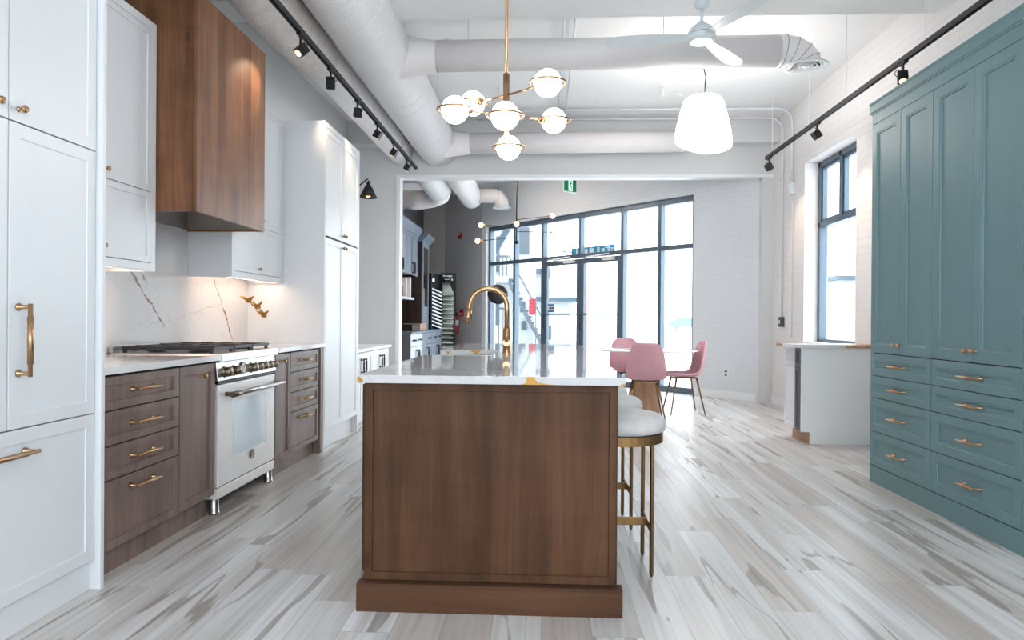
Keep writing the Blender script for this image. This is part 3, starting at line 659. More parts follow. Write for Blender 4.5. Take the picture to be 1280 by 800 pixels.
inlay([(-0.684, 0.914), (-0.675, 0.90), (-0.668, 0.887), (-0.658, 0.887), (-0.652, 0.90), (-0.645, 0.914), (-0.651, 0.914), (-0.662, 0.898), (-0.677, 0.914)], 'y', cy1 - 0.0012)
inlay([(-0.50, 0.886), (-0.475, 0.890), (-0.49, 0.900), (-0.52, 0.914), (-0.46, 0.913), (-0.43, 0.907), (-0.455, 0.898), (-0.45, 0.888)], 'y', cy1 - 0.0012)
# sink
t = thing('apron_sink', 'white fireclay apron sink set in the left side of the island', 'sink', (-0.5, 4.38, 0.64))
m = MB(); a0, a1, b0, b1 = -0.728, -0.305, 4.045, 4.725
m.box(a0, a1, b0, b1, 0.64, 0.66); m.box(a0, a0 + 0.02, b0, b1, 0.66, 0.882); m.box(a1 - 0.02, a1, b0, b1, 0.66, 0.882); m.box(a0 + 0.02, a1 - 0.02, b0, b0 + 0.02, 0.66, 0.882); m.box(a0 + 0.02, a1 - 0.02, b1 - 0.02, b1, 0.66, 0.882)
m.build('basin', 'ceram', t, 0.005)
MB().lathe((-0.51, 4.38, 0.66), [(0.045, 0.0), (0.043, 0.004), (0.03, 0.003), (0.0001, 0.001)], 22).build('drain', 'brass', t)
# faucet
t = thing('faucet', 'tall gooseneck brass kitchen faucet standing on the island', 'faucet', (-0.231, 4.3, 0.915))
fx, fy = -0.231, 4.3
MB().lathe((fx, fy, 0.915), [(0.030, 0), (0.030, 0.006), (0.026, 0.009), (0.026, 0.155), (0.022, 0.160), (0.0001, 0.160)], 26).build('base', 'brass', t)
pts = [(fx, fy, 1.06), (fx, fy, 1.205)]; rad = 0.119
for i in range(1, 25):
    a = math.pi * i / 24; pts.append((fx - rad + rad * math.cos(a), fy, 1.205 + rad * math.sin(a)))
pts += [(fx - 2 * rad - 0.004, fy, 1.17)]
MB().tube(pts, 0.0165, 18).build('spout', 'brass', t)
MB().cone((fx - 2 * rad - 0.003, fy, 1.185), (fx - 2 * rad - 0.014, fy, 1.105), 0.0195, 0.0175).build('spray_head', 'brass', t)
MB().box(fx - 2 * rad + 0.010, fx - 2 * rad + 0.018, fy - 0.008, fy + 0.008, 1.125, 1.16).build('spray_button', 'black', t, 0.002)
m = MB(); m.cone((fx, fy - 0.02, 0.985), (fx, fy - 0.045, 0.985), 0.022, 0.022); m.tube([(fx, fy - 0.042, 0.99), (fx, fy - 0.046, 1.03), (fx, fy - 0.040, 1.075)], [0.013, 0.010, 0.008], 12); m.build('lever', 'brass', t)

# ------------------------------------------------------------------ bar stools
def make_stool():
    t = thing('bar_stool', 'x', 'stool', (0, 0, 0), 'round bar stools along the island')
    m = MB(); rr = 0.205; zc = 0.64
    prof = [(0.0001, 0.622), (rr * 0.9, 0.622), (rr + 0.008, 0.633), (rr + 0.016, 0.655), (rr + 0.010, 0.680), (rr - 0.02, 0.703), (rr * 0.6, 0.716), (0.0001, 0.720)]
    m.lathe((0, 0, 0), prof, 40); m.build('seat', 'fabric', t)
    MB().lathe((0, 0, 0), [(rr - 0.02, 0.582), (rr, 0.582), (rr, 0.623), (rr - 0.02, 0.623), (rr - 0.02, 0.582)], 40, smooth=False).build('seat_ring', 'abrass', t)
    q = 0.137
    for sx in (-1, 1):
        for sy in (-1, 1):
            m = MB(); m.lathe((sx * q, sy * q, 0), [(0.0001, 0), (0.007, 0), (0.008, 0.008), (0.0095, 0.012), (0.0095, 0.59)], 14); m.build('leg', 'abrass', t)
    m = MB(); z0, z1 = 0.185, 0.222
    for sx in (-1, 1): m.box(sx * q - 0.004, sx * q + 0.004, -q, q, z0, z1)
    m.box(-q, q, -0.005, 0.005, z0, z1); m.build('footrest', 'abrass', t, 0.001)
    return t
proto = make_stool()
for i, (x, y, rz, lb) in enumerate(((0.347, 3.18, 0, 'round grey cushioned brass bar stool nearest the camera at the island'), (0.335, 3.84, 3, 'middle of the three round brass bar stools at the island'), (0.33, 4.49, -2, 'farthest of the three round brass bar stools at the island'))):
    o = proto if i == 0 else copy_tree(proto)
    o.location = (x, y, 0); o.rotation_euler.z = R(rz); o['label'] = lb

# ------------------------------------------------------------------ dining set
def make_chair():
    t = thing('dining_chair', 'x', 'chair', (0, 0, 0), 'pink velvet chairs around the round table')
    prof = [(0.245, 0.452, 0.165, 0.0), (0.235, 0.475, 0.185, 0.004), (0.16, 0.476, 0.215, 0.010), (0.04, 0.464, 0.228, 0.020), (-0.08, 0.455, 0.230, 0.032), (-0.155, 0.470, 0.228, 0.045),
            (-0.20, 0.52, 0.226, 0.055), (-0.222, 0.60, 0.220, 0.055), (-0.238, 0.70, 0.205, 0.050), (-0.252, 0.79, 0.185, 0.042), (-0.260, 0.85, 0.150, 0.03), (-0.262, 0.88, 0.095, 0.015)]
    nu = 12; vs = []; fs = []
    for i, (y, z, hw, curl) in enumerate(prof):
        j0 = max(0, i - 1); j1 = min(len(prof) - 1, i + 1)
        ty, tz = prof[j1][0] - prof[j0][0], prof[j1][1] - prof[j0][1]; L = math.hypot(ty, tz); ny, nz = -tz / L, ty / L
        if nz < 0 and i < 5: ny, nz = -ny, -nz
        ny, nz = (0, 1) if i < 4 else ((0.4, 0.9) if i == 4 else ((0.8, 0.6) if i == 5 else (1, 0.1)))
        for j in range(nu + 1):
            u = -1 + 2 * j / nu; c_ = curl * abs(u) ** 2.2
            vs.append((hw * u, y + ny * c_, z + nz * c_))
    for i in range(len(prof) - 1):
        for j in range(nu): a = i * (nu + 1) + j; fs.append((a, a + 1, a + nu + 2, a + nu + 1))
    m = MB(); m.add(vs, fs, True); o = m.build('seat_shell', 'pink', t)
    so = o.modifiers.new('thick', 'SOLIDIFY'); so.thickness = 0.035; so.offset = 0
    sb = o.modifiers.new('smooth', 'SUBSURF'); sb.levels = 2; sb.render_levels = 2
    m = MB(); m.box(-0.13, 0.13, -0.14, 0.13, 0.428, 0.442); m.build('seat_bracket', 'abrass', t)
    for sx in (-1, 1):
        for sy in (-1, 1):
            MB().cone((sx * 0.13, sy * 0.12 - 0.01, 0.44), (sx * 0.215, sy * 0.205 - 0.01, 0.0), 0.0125, 0.007, 12).build('leg', 'abrass', t)
    return t
proto = make_chair()
for i, (x, y, rz, lb) in enumerate(((1.155, 7.83, -4, 'pink velvet dining chair with its back to the camera'), (1.70, 8.40, 93, 'pink velvet dining chair seen side-on at the right of the table'), (1.13, 9.12, 186, 'pink velvet dining chair on the far side of the table'))):
    o = proto if i == 0 else copy_tree(proto)
    o.location = (x, y, 0); o.rotation_euler.z = R(rz); o['label'] = lb
t = thing('dining_table', 'round white dining table on a tapered wooden pedestal', 'table', (1.25, 8.47, 0))
MB().lathe((1.25, 8.47, 0), [(0.0001, 0.742), (0.50, 0.742), (0.62, 0.752), (0.645, 0.758), (0.645, 0.764), (0.64, 0.768), (0.0001, 0.768)], 64).build('table_top', 'marble', t)
MB().lathe((1.25, 8.47, 0), [(0.0001, 0), (0.19, 0), (0.192, 0.02), (0.115, 0.70), (0.115, 0.742), (0.0001, 0.742)], 48).build('pedestal', 'oak', t)

# ------------------------------------------------------------------ teal cabinet on the right
XT = 2.325
t = thing('hutch_cabinet', 'tall teal built-in cabinet with paired doors over eight drawers', 'cabinet', (2.7, 4.2, 0))
gapbox(5, XT + 0.022, XRW - 0.002, 3.36, 4.965, 0.0, 2.60).build('body', ['teal', 'gapteal'], t)
m = MB().box(XT, XT + 0.022, 3.36, 4.968, 2.524, 2.605); m.box(XT, XT + 0.022, 3.36, 3.425, 0.12, 2.524); m.box(XT, XT + 0.022, 3.36, 4.968, 0, 0.118); m.build('face_frame', 'teal', t, 0.001)
m = MB().prism([(XT + 0.03, 2.598), (XT - 0.004, 2.598), (XT - 0.006, 2.608), (XT - 0.012, 2.612), (XT - 0.012, 2.66), (XT - 0.018, 2.672), (XT - 0.018, 2.68), (XT + 0.03, 2.68)], 'y', 3.34, 4.985)
m.box(XT + 0.03, XRW - 0.002, 3.34, 4.985, 2.60, 2.68); m.build('crown', 'teal', t)
for (a, b) in ((3.428, 3.813), (3.816, 4.205), (4.209, 4.575), (4.578, 4.963)):
    d = MB().front('x', XT - 0.002, -1, a, b, 0.915, 2.520, 0.062, 0.010, 0.022, 0.003).build('door', 'teal', t)
    ky = b - 0.032 if a in (3.428, 4.209) else a + 0.032
    knob(d, (XT - 0.002, ky, 0.978), (-1, 0, 0), 1.1, 'copper')
for (a, b) in ((3.428, 4.203), (4.209, 4.963)):
    for z0, z1 in ((0.757, 0.909), (0.602, 0.752), (0.366, 0.597), (0.124, 0.361)):
        d = MB().front('x', XT - 0.002, -1, a, b, z0, z1, 0.045 if z1 - z0 < 0.2 else 0.05, 0.010, 0.022, 0.003).build('drawer', 'teal', t)
        pull(d, (XT + 0.008, (a + b) / 2, (z0 + z1) / 2), (-1, 0, 0), (0, 1, 0), 0.135, 0.0058, 0.045, 'copper')

# ------------------------------------------------------------------ white peninsula cabinet below the window
t = thing('base_cabinet', 'low white peninsula cabinet with a dark end door under the side window', 'cabinet', (2.8, 6.6, 0))
m = MB().prism([(2.373, 0.11), (2.455, 0.11), (2.455, 0), (XRW - 0.013, 0), (XRW - 0.013, 0.885), (2.373, 0.885)], 'y', 6.39, 6.41); m.build('side_panel', 'gloss', t)
MB().box(2.395, XRW - 0.013, 6.411, 6.84, 0.11, 0.885).build('body', 'white', t)
MB().box(2.455, XRW - 0.013, 6.411, 6.84, 0, 0.11).build('toe_kick', 'oak', t)
MB().front('x', 2.373, -1, 6.412, 6.56, 0.115, 0.70, 0.035, 0.008, 0.02).build('door', 'drift', t)
MB().front('x', 2.373, -1, 6.412, 6.56, 0.705, 0.88, 0.035, 0.008, 0.02).build('drawer', 'drift', t)
MB().front('x', 2.373, -1, 6.565, 6.835, 0.115, 0.70, 0.045, 0.008, 0.02).build('door', 'white', t)
MB().front('x', 2.373, -1, 6.565, 6.835, 0.705, 0.88, 0.045, 0.008, 0.02).build('drawer', 'white', t)
tag(box(2.27, 2.74, 6.33, 6.60, 0.886, 0.918).build('countertop', 'white', bevel=0.002), 'small white countertop slab on the low peninsula cabinet', 'countertop')
tag(MB().box(2.30, XRW - 0.013, 6.605, 6.87, 0.886, 0.914).box(2.745, XRW - 0.013, 6.36, 6.604, 0.886, 0.914).build('countertop', 'oak', bevel=0.002), 'pale wooden worktop sample beside the white slab on the peninsula', 'countertop')

# ------------------------------------------------------------------ ducts
def seam_ring(m, c, r, ax): m.tube([tuple(Vector(c) + (Vector((math.cos(a) * r, 0, math.sin(a) * r)) if ax == 'y' else Vector((0, math.cos(a) * r, math.sin(a) * r)))) for a in [2 * math.pi * i / 32 for i in range(32)]], 0.004, 6, True)
t = thing('air_duct', 'large white spiral air duct running the length of the ceiling', 'duct', (-1.49, 4.6, 3.25))
MB().cone((-1.49, -1.0, 3.54), (-1.49, YW - 0.003, 3.535), 0.283, n=56).build('pipe', 'duct', t)
for yy in (3.0, 4.55, 5.02, 6.85, 7.1, 8.3):
    m = MB(); seam_ring(m, (-1.49, yy, 3.538), 0.284, 'y'); m.build('seam_collar', 'ductx', t)
m = MB().cone((-1.49, 6.15, 3.50), (-0.98, 6.15, 3.50), 0.22, 0.137, 40, False); m.build('branch_collar', 'ductx', t)
m = MB(); m.cone((-0.98, 6.15, 3.505), (2.05, 6.15, 3.52), 0.137, n=40); m.build('branch_pipe', 'ductx', t)
m = MB(); el = [(2.05, 6.15, 3.52), (2.10, 6.15, 3.52), (2.18, 6.15, 3.505), (2.25, 6.15, 3.465), (2.285, 6.15, 3.42), (2.29, 6.15, 3.385)]
m.tube(el, 0.1365, 32); b_ = m.build('elbow', 'ductx', t)
m = MB()
for i in (1, 2, 3, 4):
    c_ = Vector(el[i]); d_ = (Vector(el[i + 1]) - Vector(el[i - 1])).normalized(); side = Vector((0, 1, 0)); up_ = d_.cross(side)
    m.tube([tuple(c_ + (side * math.cos(a) + up_ * math.sin(a)) * 0.1375) for a in [2 * math.pi * k / 28 for k in range(28)]], 0.0025, 6, True)
m.build('elbow_seam', 'gap', b_)
def diffuser(parent, c, r):
    m = MB(); m.lathe(c, [(r * 0.72, 0.03), (r * 0.74, 0.004), (r * 0.98, 0), (r, 0.006), (r * 0.96, 0.012), (r * 0.72, 0.03)], 40)
    g = m.build('round_diffuser', 'vent', parent)
    m = MB()
    for k in (0.25, 0.45, 0.62): m.lathe(c, [(r * k, 0.004), (r * (k + 0.07), -0.002), (r * (k + 0.085), 0.004), (r * k, 0.012)], 36)
    m.lathe(c, [(0.0001, 0.0), (r * 0.2, 0.002), (r * 0.2, 0.01)], 30); m.build('vane', 'vent', g)
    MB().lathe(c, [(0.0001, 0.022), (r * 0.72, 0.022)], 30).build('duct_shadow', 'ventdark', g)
diffuser(t, (2.30, 6.15, 3.375), 0.19)
m = MB().cone((-1.49, 9.12, 3.47), (-1.0, 9.12, 3.475), 0.2, 0.137, 36, False); m.build('branch_collar', 'ductx', t)
MB().cone((-1.0, 9.12, 3.475), (1.9, 9.12, 3.49), 0.137, n=36).build('branch_pipe', 'ductx', t)
# hangers
for a in ((0.25, 9.12), (1.9, 9.12), (-1.2, 4.9), (-1.2, 7.6), (-0.7, 6.15), (1.05, 6.15)):
    MB().cone((a[0], a[1], 3.6), (a[0], a[1], ZC), 0.004, n=6).build('hanger_wire', 'vent', t)
t = thing('air_duct', 'white insulated round duct beside the left wall above the black track', 'duct', (-2.02, 4.6, 3.29))
MB().cone((-2.02, -1.0, 3.47), (-2.02, YW - 0.003, 3.455), 0.172, n=40).build('pipe', 'ductx', t)
m = MB(); pr = [(0.205, 0)]
for i in range(1, 44): pr.append((0.207 + 0.010 * random.random(), i * 7.0 / 44))
pr += [(0.20, 7.03), (0.175, 7.06)]
m.lathe((-2.045, -1.0, 3.455), pr, 36, (0, 1, 0)); m.build('insulation_sleeve', 'insul', t)

t = thing('air_duct', 'white round duct with an elbow diffuser in the far room', 'duct', (-1.45, 11.5, 3.3))
MB().cone((-1.46, YW + 0.18, 3.56), (-1.43, 13.35, 3.50), 0.215, n=36).build('pipe', 'ductx', t)
m = MB(); m.tube([(-1.4, 13.15, 3.50), (-0.98, 13.15, 3.50), (-0.88, 13.15, 3.47), (-0.83, 13.15, 3.40), (-0.82, 13.15, 3.27)], 0.135, 28); m.build('elbow', 'ductx', t)
diffuser(t, (-0.82, 13.15, 3.26), 0.18)
t = thing('air_duct', 'white fabric-wrapped duct turning into the dark wall of the far room', 'duct', (-2.0, 11.5, 3.2))
MB().cone((-1.90, YW + 0.18, 3.47), (-1.88, 12.2, 3.40), 0.2, n=32).build('pipe', 'duct', t)
m = MB(); m.tube([(-1.88, 12.0, 3.40), (-1.90, 12.25, 3.38), (-2.05, 12.4, 3.35), (-2.3, 12.42, 3.33), (-2.66, 12.4, 3.33)], [0.2, 0.205, 0.2, 0.215, 0.21], 28); m.build('elbow', 'ductx', t)
MB().box(-2.70, -2.66, 12.1, 12.7, 3.08, 3.60).build('wall_flange', 'ductx', t, 0.004)
MB().box(-2.45, -1.95, 11.0, 11.6, 3.32, 3.50).build('plenum_box', 'ductx', t, 0.004)

t = thing('air_diffuser', 'small round white diffuser under the header of the opening', 'air vent', (0.98, 9.95, 3.3))
MB().cone((0.98, 9.95, 3.3), (0.98, 9.95, ZC), 0.10, n=28).build('drop_pipe', 'ductx', t); MB().lathe((0.98, 9.95, 3.16), [(0.10, 0.15), (0.12, 0.09), (0.14, 0.05)], 28).build('flare', 'ductx', t)
diffuser(t, (0.98, 9.95, 3.2), 0.15)

# conduits
def conduit(label, pts, r=0.012, mat='vent', name='conduit'):
    m = MB(); m.tube(pts, r, 10); return tag(m.build(name, mat), label, 'pipe')
def bendpath(X, Yc, z):
    a = []; 
    for i in range(9):
        q = math.pi / 2 * i / 8; a.append((X - 0.18 + 0.18 * math.sin(q), Yc, z - 0.18 + 0.18 * math.cos(q)))
    return a
conduit('left of two thin white conduits running along the ceiling', [(0.155, -1, 3.81), (0.17, 9.25, 3.79)])
conduit('right of two thin white conduits running along the ceiling', [(0.25, -1, 3.81), (0.27, 9.25, 3.79)])
conduit('thin white conduit dropping down the right wall to the alarm box', [(-0.9, 8.74, 3.80)] + bendpath(3.105, 8.74, 3.80) + [(3.105, 8.74, 2.87)], 0.013)
conduit('thin white conduit dropping down the right wall to the grey switch', [(-0.9, 9.08, 3.78)] + bendpath(3.108, 9.08, 3.78) + [(3.108, 9.08, 1.17)], 0.011)
t = thing('alarm_box', 'small white alarm strobe on the right wall below the conduit', 'alarm', (3.1, 8.74, 2.72))
MB().box(3.075, 3.129, 8.69, 8.79, 2.72, 2.87).build('housing', 'vent', t, 0.006); MB().box(3.062, 3.075, 8.71, 8.77, 2.80, 2.85).build('strobe_lens', 'paper', t, 0.004)
MB().tube([(3.1, 8.74, 2.72), (3.115, 8.74, 2.6), (3.118, 8.74, 0.92)], 0.006, 8).build('cable', 'vent', t)
tag(MB().lathe((3.128, 9.25, 2.97), [(0.0001, 0.02), (0.03, 0.018), (0.045, 0.012), (0.05, 0)], 24, (-1, 0, 0)).build('detector', 'vent'), 'round white detector on the right wall beside the conduit', 'detector')
t = thing('wall_switch', 'small grey switch box at the end of the wall conduit', 'switch', (3.11, 9.1, 1.06))
MB().box(3.085, 3.129, 9.03, 9.14, 1.05, 1.18).build('box', 'rail', t, 0.004); MB().box(3.078, 3.085, 9.065, 9.105, 1.09, 1.14).build('toggle', 'vent', t, 0.002)
m = MB(); sfbox(m, -0.62, -0.54, -0.008, -0.0005, 0.31, 0.43); ot = m.build('wall_outlet', 'vent', bevel=0.002); tag(ot, 'white electrical outlet low on the brick wall by the storefront', 'outlet')
m = MB(); sfbox(m, -0.6, -0.56, -0.011, -0.008, 0.33, 0.36); sfbox(m, -0.6, -0.56, -0.011, -0.008, 0.38, 0.41); m.build('socket', 'gap', ot)
t = thing('sprinkler_head', 'small sprinkler head hanging from the ceiling left of the chandelier', 'sprinkler', (-0.55, 8.0, 3.8))
MB().cone((-0.55, 8.0, 3.70), (-0.55, 8.0, ZC), 0.01, n=10).build('stem', 'vent', t); MB().lathe((-0.55, 8.0, 3.69), [(0.0001, 0), (0.03, 0), (0.03, 0.006)], 16).build('deflector', 'satin', t)
t = thing('sprinkler_head', 'small sprinkler head hanging from the ceiling left of the white pendant', 'sprinkler', (1.36, 8.0, 3.8))
MB().cone((1.36, 8.0, 3.74), (1.36, 8.0, ZC), 0.01, n=10).build('stem', 'vent', t); MB().lathe((1.36, 8.0, 3.73), [(0.0001, 0), (0.03, 0), (0.03, 0.006)], 16).build('deflector', 'satin', t)
t = thing('ceiling_speaker', 'small flat grey disc on the ceiling behind the branch duct', 'sensor', (-0.94, 6.6, 3.83))
MB().lathe((-0.94, 6.62, 3.81), [(0.0001, 0), (0.045, 0.004), (0.055, 0.03)], 24).build('cover', 'satin', t)

# ------------------------------------------------------------------ track lighting
def track(label, X, Z, y0, y1, hangers, hx=0.0):
    t = thing('light_track', label, 'track', (X, y1, Z))
    m = MB().box(X - 0.018, X - 0.007, y0, y1, Z - 0.018, Z + 0.018); m.box(X + 0.007, X + 0.018, y0, y1, Z - 0.018, Z + 0.018); m.box(X - 0.007, X + 0.007, y0, y1, Z, Z + 0.018); m.build('rail', 'black', t)
    MB().box(X - 0.02, X + 0.02, y1, y1 + 0.03, Z - 0.02, Z + 0.02).build('end_cap', 'black', t)
    for h in hangers: MB().tube([(X, h, Z + 0.016), (X, h, Z + 0.05), (X + hx, h, Z + 0.16), (X + hx, h, ZC)], 0.003, 6).build('hanger_rod', 'vent', t)
track('black lighting track hung over the kitchen cabinets on the left', -1.72, 3.14, -0.8, 9.03, (4.5, 6.3, 7.1, 8.6), -0.085)
track('black lighting track hung along the right wall above the teal cabinet', 2.65, 3.075, -0.8, 8.27, (4.9, 6.15, 7.0, 8.1))
ORD = ['nearest the camera', 'second from the camera', 'third from the camera', 'fourth from the camera', 'fifth from the camera', 'farthest from the camera']
def spot(X, Y, Z, aim, label, power, group, size=52, blend=1.0):
    t = thing('track_spotlight', label, 'spotlight', (X, Y, Z - 0.018), group)
    MB().box(X - 0.016, X + 0.016, Y - 0.05, Y + 0.05, Z - 0.035, Z - 0.0185).build('adapter', 'black', t, 0.002)
    hp = Vector((X, Y, Z - 0.135)); d = (Vector(aim) - hp).normalized()
    m = MB(); m.box(X - 0.006, X + 0.006, Y - 0.012, Y + 0.012, Z - 0.105, Z - 0.034)
    m.build('stem', 'black', t, 0.001)
    side = d.cross(Vector((0, 0, 1))).normalized(); up = side.cross(d)
    rot = Matrix((side, up, -d)).transposed().to_4x4(); mt = Matrix.Translation(hp) @ rot
    m = MB().box(-0.034, 0.034, -0.034, 0.034, -0.03, 0.05); m.xf(mt); m.build('lamp_head', 'black', t, 0.004)
    m = MB().cone((0, 0, -0.0305), (0, 0, -0.032), 0.026, n=20); m.xf(mt); m.build('lamp_lens', 'lens', t)
    m = MB().tube([(0.034, 0, 0.02), (0.05, 0, 0.045), (0.045, 0.0, 0.08), (0.02, 0, 0.095)], 0.003, 8); m.xf(mt); m.build('cable_loop', 'black', t)
    l = bpy.data.lights.new('spot', 'SPOT'); l.energy = power; l.color = (1.0, 0.72, 0.48); l.spot_size = R(size); l.spot_blend = blend; l.shadow_soft_size = 0.03
    lo = bpy.data.objects.new('lamp', l); COL.objects.link(lo); lo.parent = t
    lo.matrix_local = Matrix.Translation(-Vector(t.location)) @ Matrix.Translation(hp + d * 0.04) @ rot
for i, yy in enumerate((4.73, 5.41, 6.20, 6.94, 7.71, 8.47)):
    ay = {0: 4.42, 1: 5.95, 2: 6.45}.get(i, yy + 0.1); ax_ = -1.96 if i == 0 else (-1.85 if i < 3 else -2.6)
    spot(-1.72, yy, 3.14, (ax_, ay, (2.6, 2.45, 2.45)[i] if i < 3 else 1.5), 'black track spotlight on the left rail, ' + ORD[i], SPOT_L * ((1.0, 0.7, 1.0)[i] if i < 3 else 1.2), 'spotlights on the left track')
for i, yy in enumerate((5.20, 6.79, 8.20)):
    spot(2.65, yy, 3.075, ((2.5, 4.8, 2.2), (3.13, 6.85, 2.3), (3.13, 8.5, 2.3))[i], 'black track spotlight on the right rail, ' + (ORD[0], 'in the middle', ORD[5])[i], SPOT_R, 'spotlights on the right track')

# ------------------------------------------------------------------ chandelier
t = thing('chandelier', 'brass chandelier with six ringed white glass globes above the island', 'chandelier', (-0.20, 3.5, ZC))
cx, cy = -0.20, 3.5
MB().cone((cx, cy, 2.38), (cx, cy, ZC), 0.0075, n=14).build('rod', 'brass', t)
MB().lathe((cx, cy, ZC), [(0.06, 0), (0.06, -0.02), (0.0001, -0.022)], 28).build('canopy', 'brass', t)
MB().cone((cx, cy, 2.05), (cx, cy, 2.39), 0.0165, n=24).build('stem_tube', 'brass', t)
def globe(p, frm, rg=0.066):
    p = Vector(p); a = MB()
    if frm is not None:
        f = Vector(frm); d = (p - f); L = d.length; d.normalize(); e = p - d * rg * 1.25
        a.cone(f, e, 0.0055, n=12); a.cone(e - d * 0.012, e + d * 0.006, 0.0085, n=12); a.build('arm', 'brass', t)
        MB().lathe(p - d * rg * 1.02, [(0.0001, -0.012), (0.015, -0.010), (0.020, 0.0), (0.020, 0.006)], 18, d).build('globe_cap', 'brass', t)
    g = MB().sphere(p, rg); g = g.build('globe', 'globe', t)
    MB().tube([(p.x + math.cos(q) * rg * 1.3, p.y + math.sin(q) * rg * 1.3, p.z + 0.001) for q in [2 * math.pi * i / 40 for i in range(40)]], 0.0055, 8, True).build('halo_ring', 'brass', t)
globe((0.011, 3.25, 2.255), (cx, cy, 2.28)); globe((-0.395, 3.72, 2.31), (cx, cy, 2.28))
globe((-0.437, 3.30, 2.147), (cx, cy, 2.18)); globe((0.047, 3.66, 2.195), (cx, cy, 2.18))
globe((-0.187, 3.18, 2.08), (cx, cy, 2.12)); globe((cx + 0.014, cy, 2.012), None, 0.062)
MB().lathe((cx, cy, 2.06), [(0.0001, 0.0), (0.02, -0.004), (0.024, -0.012)], 20).build('bottom_cap', 'brass', t)

# ------------------------------------------------------------------ white pendant
t = thing('pendant_lamp', 'large white glowing pendant lamp with a wavy lower rim', 'pendant lamp', (1.57, 6.9, ZC))
px, py = 1.575, 6.9
MB().lathe((px - 0.03, py, ZC), [(0.085, 0), (0.085, -0.02), (0.05, -0.045), (0.0001, -0.05)], 28).build('canopy', 'vent', t)
MB().tube([(px - 0.02, py, ZC - 0.045), (px + 0.0, py, 3.66), (px + 0.025, py, 3.56), (px + 0.01, py, 3.36)], 0.006, 8).build('cord', 'black', t)
def warp(p, j):
    k = max(0.0, (3.0 - p.z) / 0.2); dx = p.x - px
    return Vector((p.x + 0.01 * k, p.y, p.z + k * (0.030 - 0.055 * math.sin((dx + 0.08) * 6))))
m = MB(); m.lathe((px, py, 0), [(0.0001, 3.365), (0.12, 3.36), (0.165, 3.345), (0.195, 3.31), (0.225, 3.2), (0.255, 3.08), (0.272, 2.98), (0.276, 2.90), (0.268, 2.865), (0.255, 2.87), (0.252, 2.92)], 56, warp=warp)
m.build('shade', 'shade', t)
MB().sphere((px, py, 3.08), 0.06, 20, 12).build('bulb', 'globe', t)
MB().tube([(px - 0.07, py, ZC - 0.03), (px - 0.29, py, 3.40), (px - 0.22, py, 3.385)], 0.004, 8).build('stay_wire', 'vent', t)

# ------------------------------------------------------------------ ceiling fan
t = thing('ceiling_fan', 'white three-blade ceiling fan with a round light', 'ceiling fan', (1.22, 5.42, 3.62))
fx, fy = 1.22, 5.42
MB().lathe((fx, fy, 3.62), [(0.065, 0), (0.06, -0.02), (0.035, -0.05), (0.0001, -0.052)], 28).build('canopy', 'fanw', t)
MB().cone((fx, fy, 3.45), (fx, fy, 3.58), 0.013, n=14).build('downrod', 'fanw', t)
MB().lathe((fx, fy, 0), [(0.02, 3.475), (0.035, 3.46), (0.085, 3.42), (0.108, 3.385), (0.108, 3.37)], 36).build('motor_cover', 'fanw', t)
MB().lathe((fx, fy, 0), [(0.102, 3.372), (0.102, 3.364)], 36).build('shadow_ring', 'black', t)
MB().lathe((fx, fy, 0), [(0.108, 3.366), (0.110, 3.34), (0.104, 3.32), (0.085, 3.312)], 36).build('light_housing', 'fanw', t)
MB().lathe((fx, fy, 0), [(0.086, 3.313), (0.05, 3.305), (0.0001, 3.302)], 36).build('light_diffuser', 'fanl', t)
for a in (173, 53, -67):
    m = MB(); n_ = 12; vs = []
    for i in range(n_ + 1):
        q = i / n_; r = 0.09 + 0.66 * q; hw = 0.04 + 0.045 * math.sin(min(1, q * 1.25) * math.pi * 0.55) - (0.05 * max(0, q - 0.85) / 0.15)
        tw = 0.22 * (1 - q * 0.6)
        for s_, dz in ((-1, -0.003), (1, -0.003), (1, 0.004), (-1, 0.004)): vs.append((r, s_ * hw, 3.352 + s_ * hw * tw + dz))
    fs = [(4 * i + j, 4 * i + (j + 1) % 4, 4 * i + 4 + (j + 1) % 4, 4 * i + 4 + j) for i in range(n_) for j in range(4)] + [(0, 1, 2, 3), (4 * n_, 4 * n_ + 3, 4 * n_ + 2, 4 * n_ + 1)]
    m.add(vs, fs); m.xf(Matrix.Translation((fx, fy, 0)) @ Matrix.Rotation(R(a), 4, 'Z')); m.build('blade', 'fanw', t, 0.002)

# ------------------------------------------------------------------ sconce
t = thing('wall_sconce', 'black cone wall sconce lit above the low white cabinet', 'wall lamp', (-2.7, 8.6, 2.7))
MB().lathe((-2.719, 8.6, 2.66), [(0.0001, 0.02), (0.05, 0.018), (0.055, 0)], 24, (1, 0, 0)).build('wall_plate', 'black', t)
MB().tube([(-2.70, 8.6, 2.66), (-2.5, 8.6, 2.70), (-2.25, 8.6, 2.90), (-2.235, 8.6, 2.86)], 0.009, 10).build('arm', 'black', t)
MB().lathe((-2.24, 8.6, 0), [(0.0001, 2.87), (0.022, 2.865), (0.026, 2.82), (0.05, 2.79), (0.115, 2.66), (0.112, 2.66), (0.046, 2.785)], 32).build('shade', 'black', t)
MB().sphere((-2.24, 8.6, 2.70), 0.035, 16, 10).build('bulb', 'bulb', t)

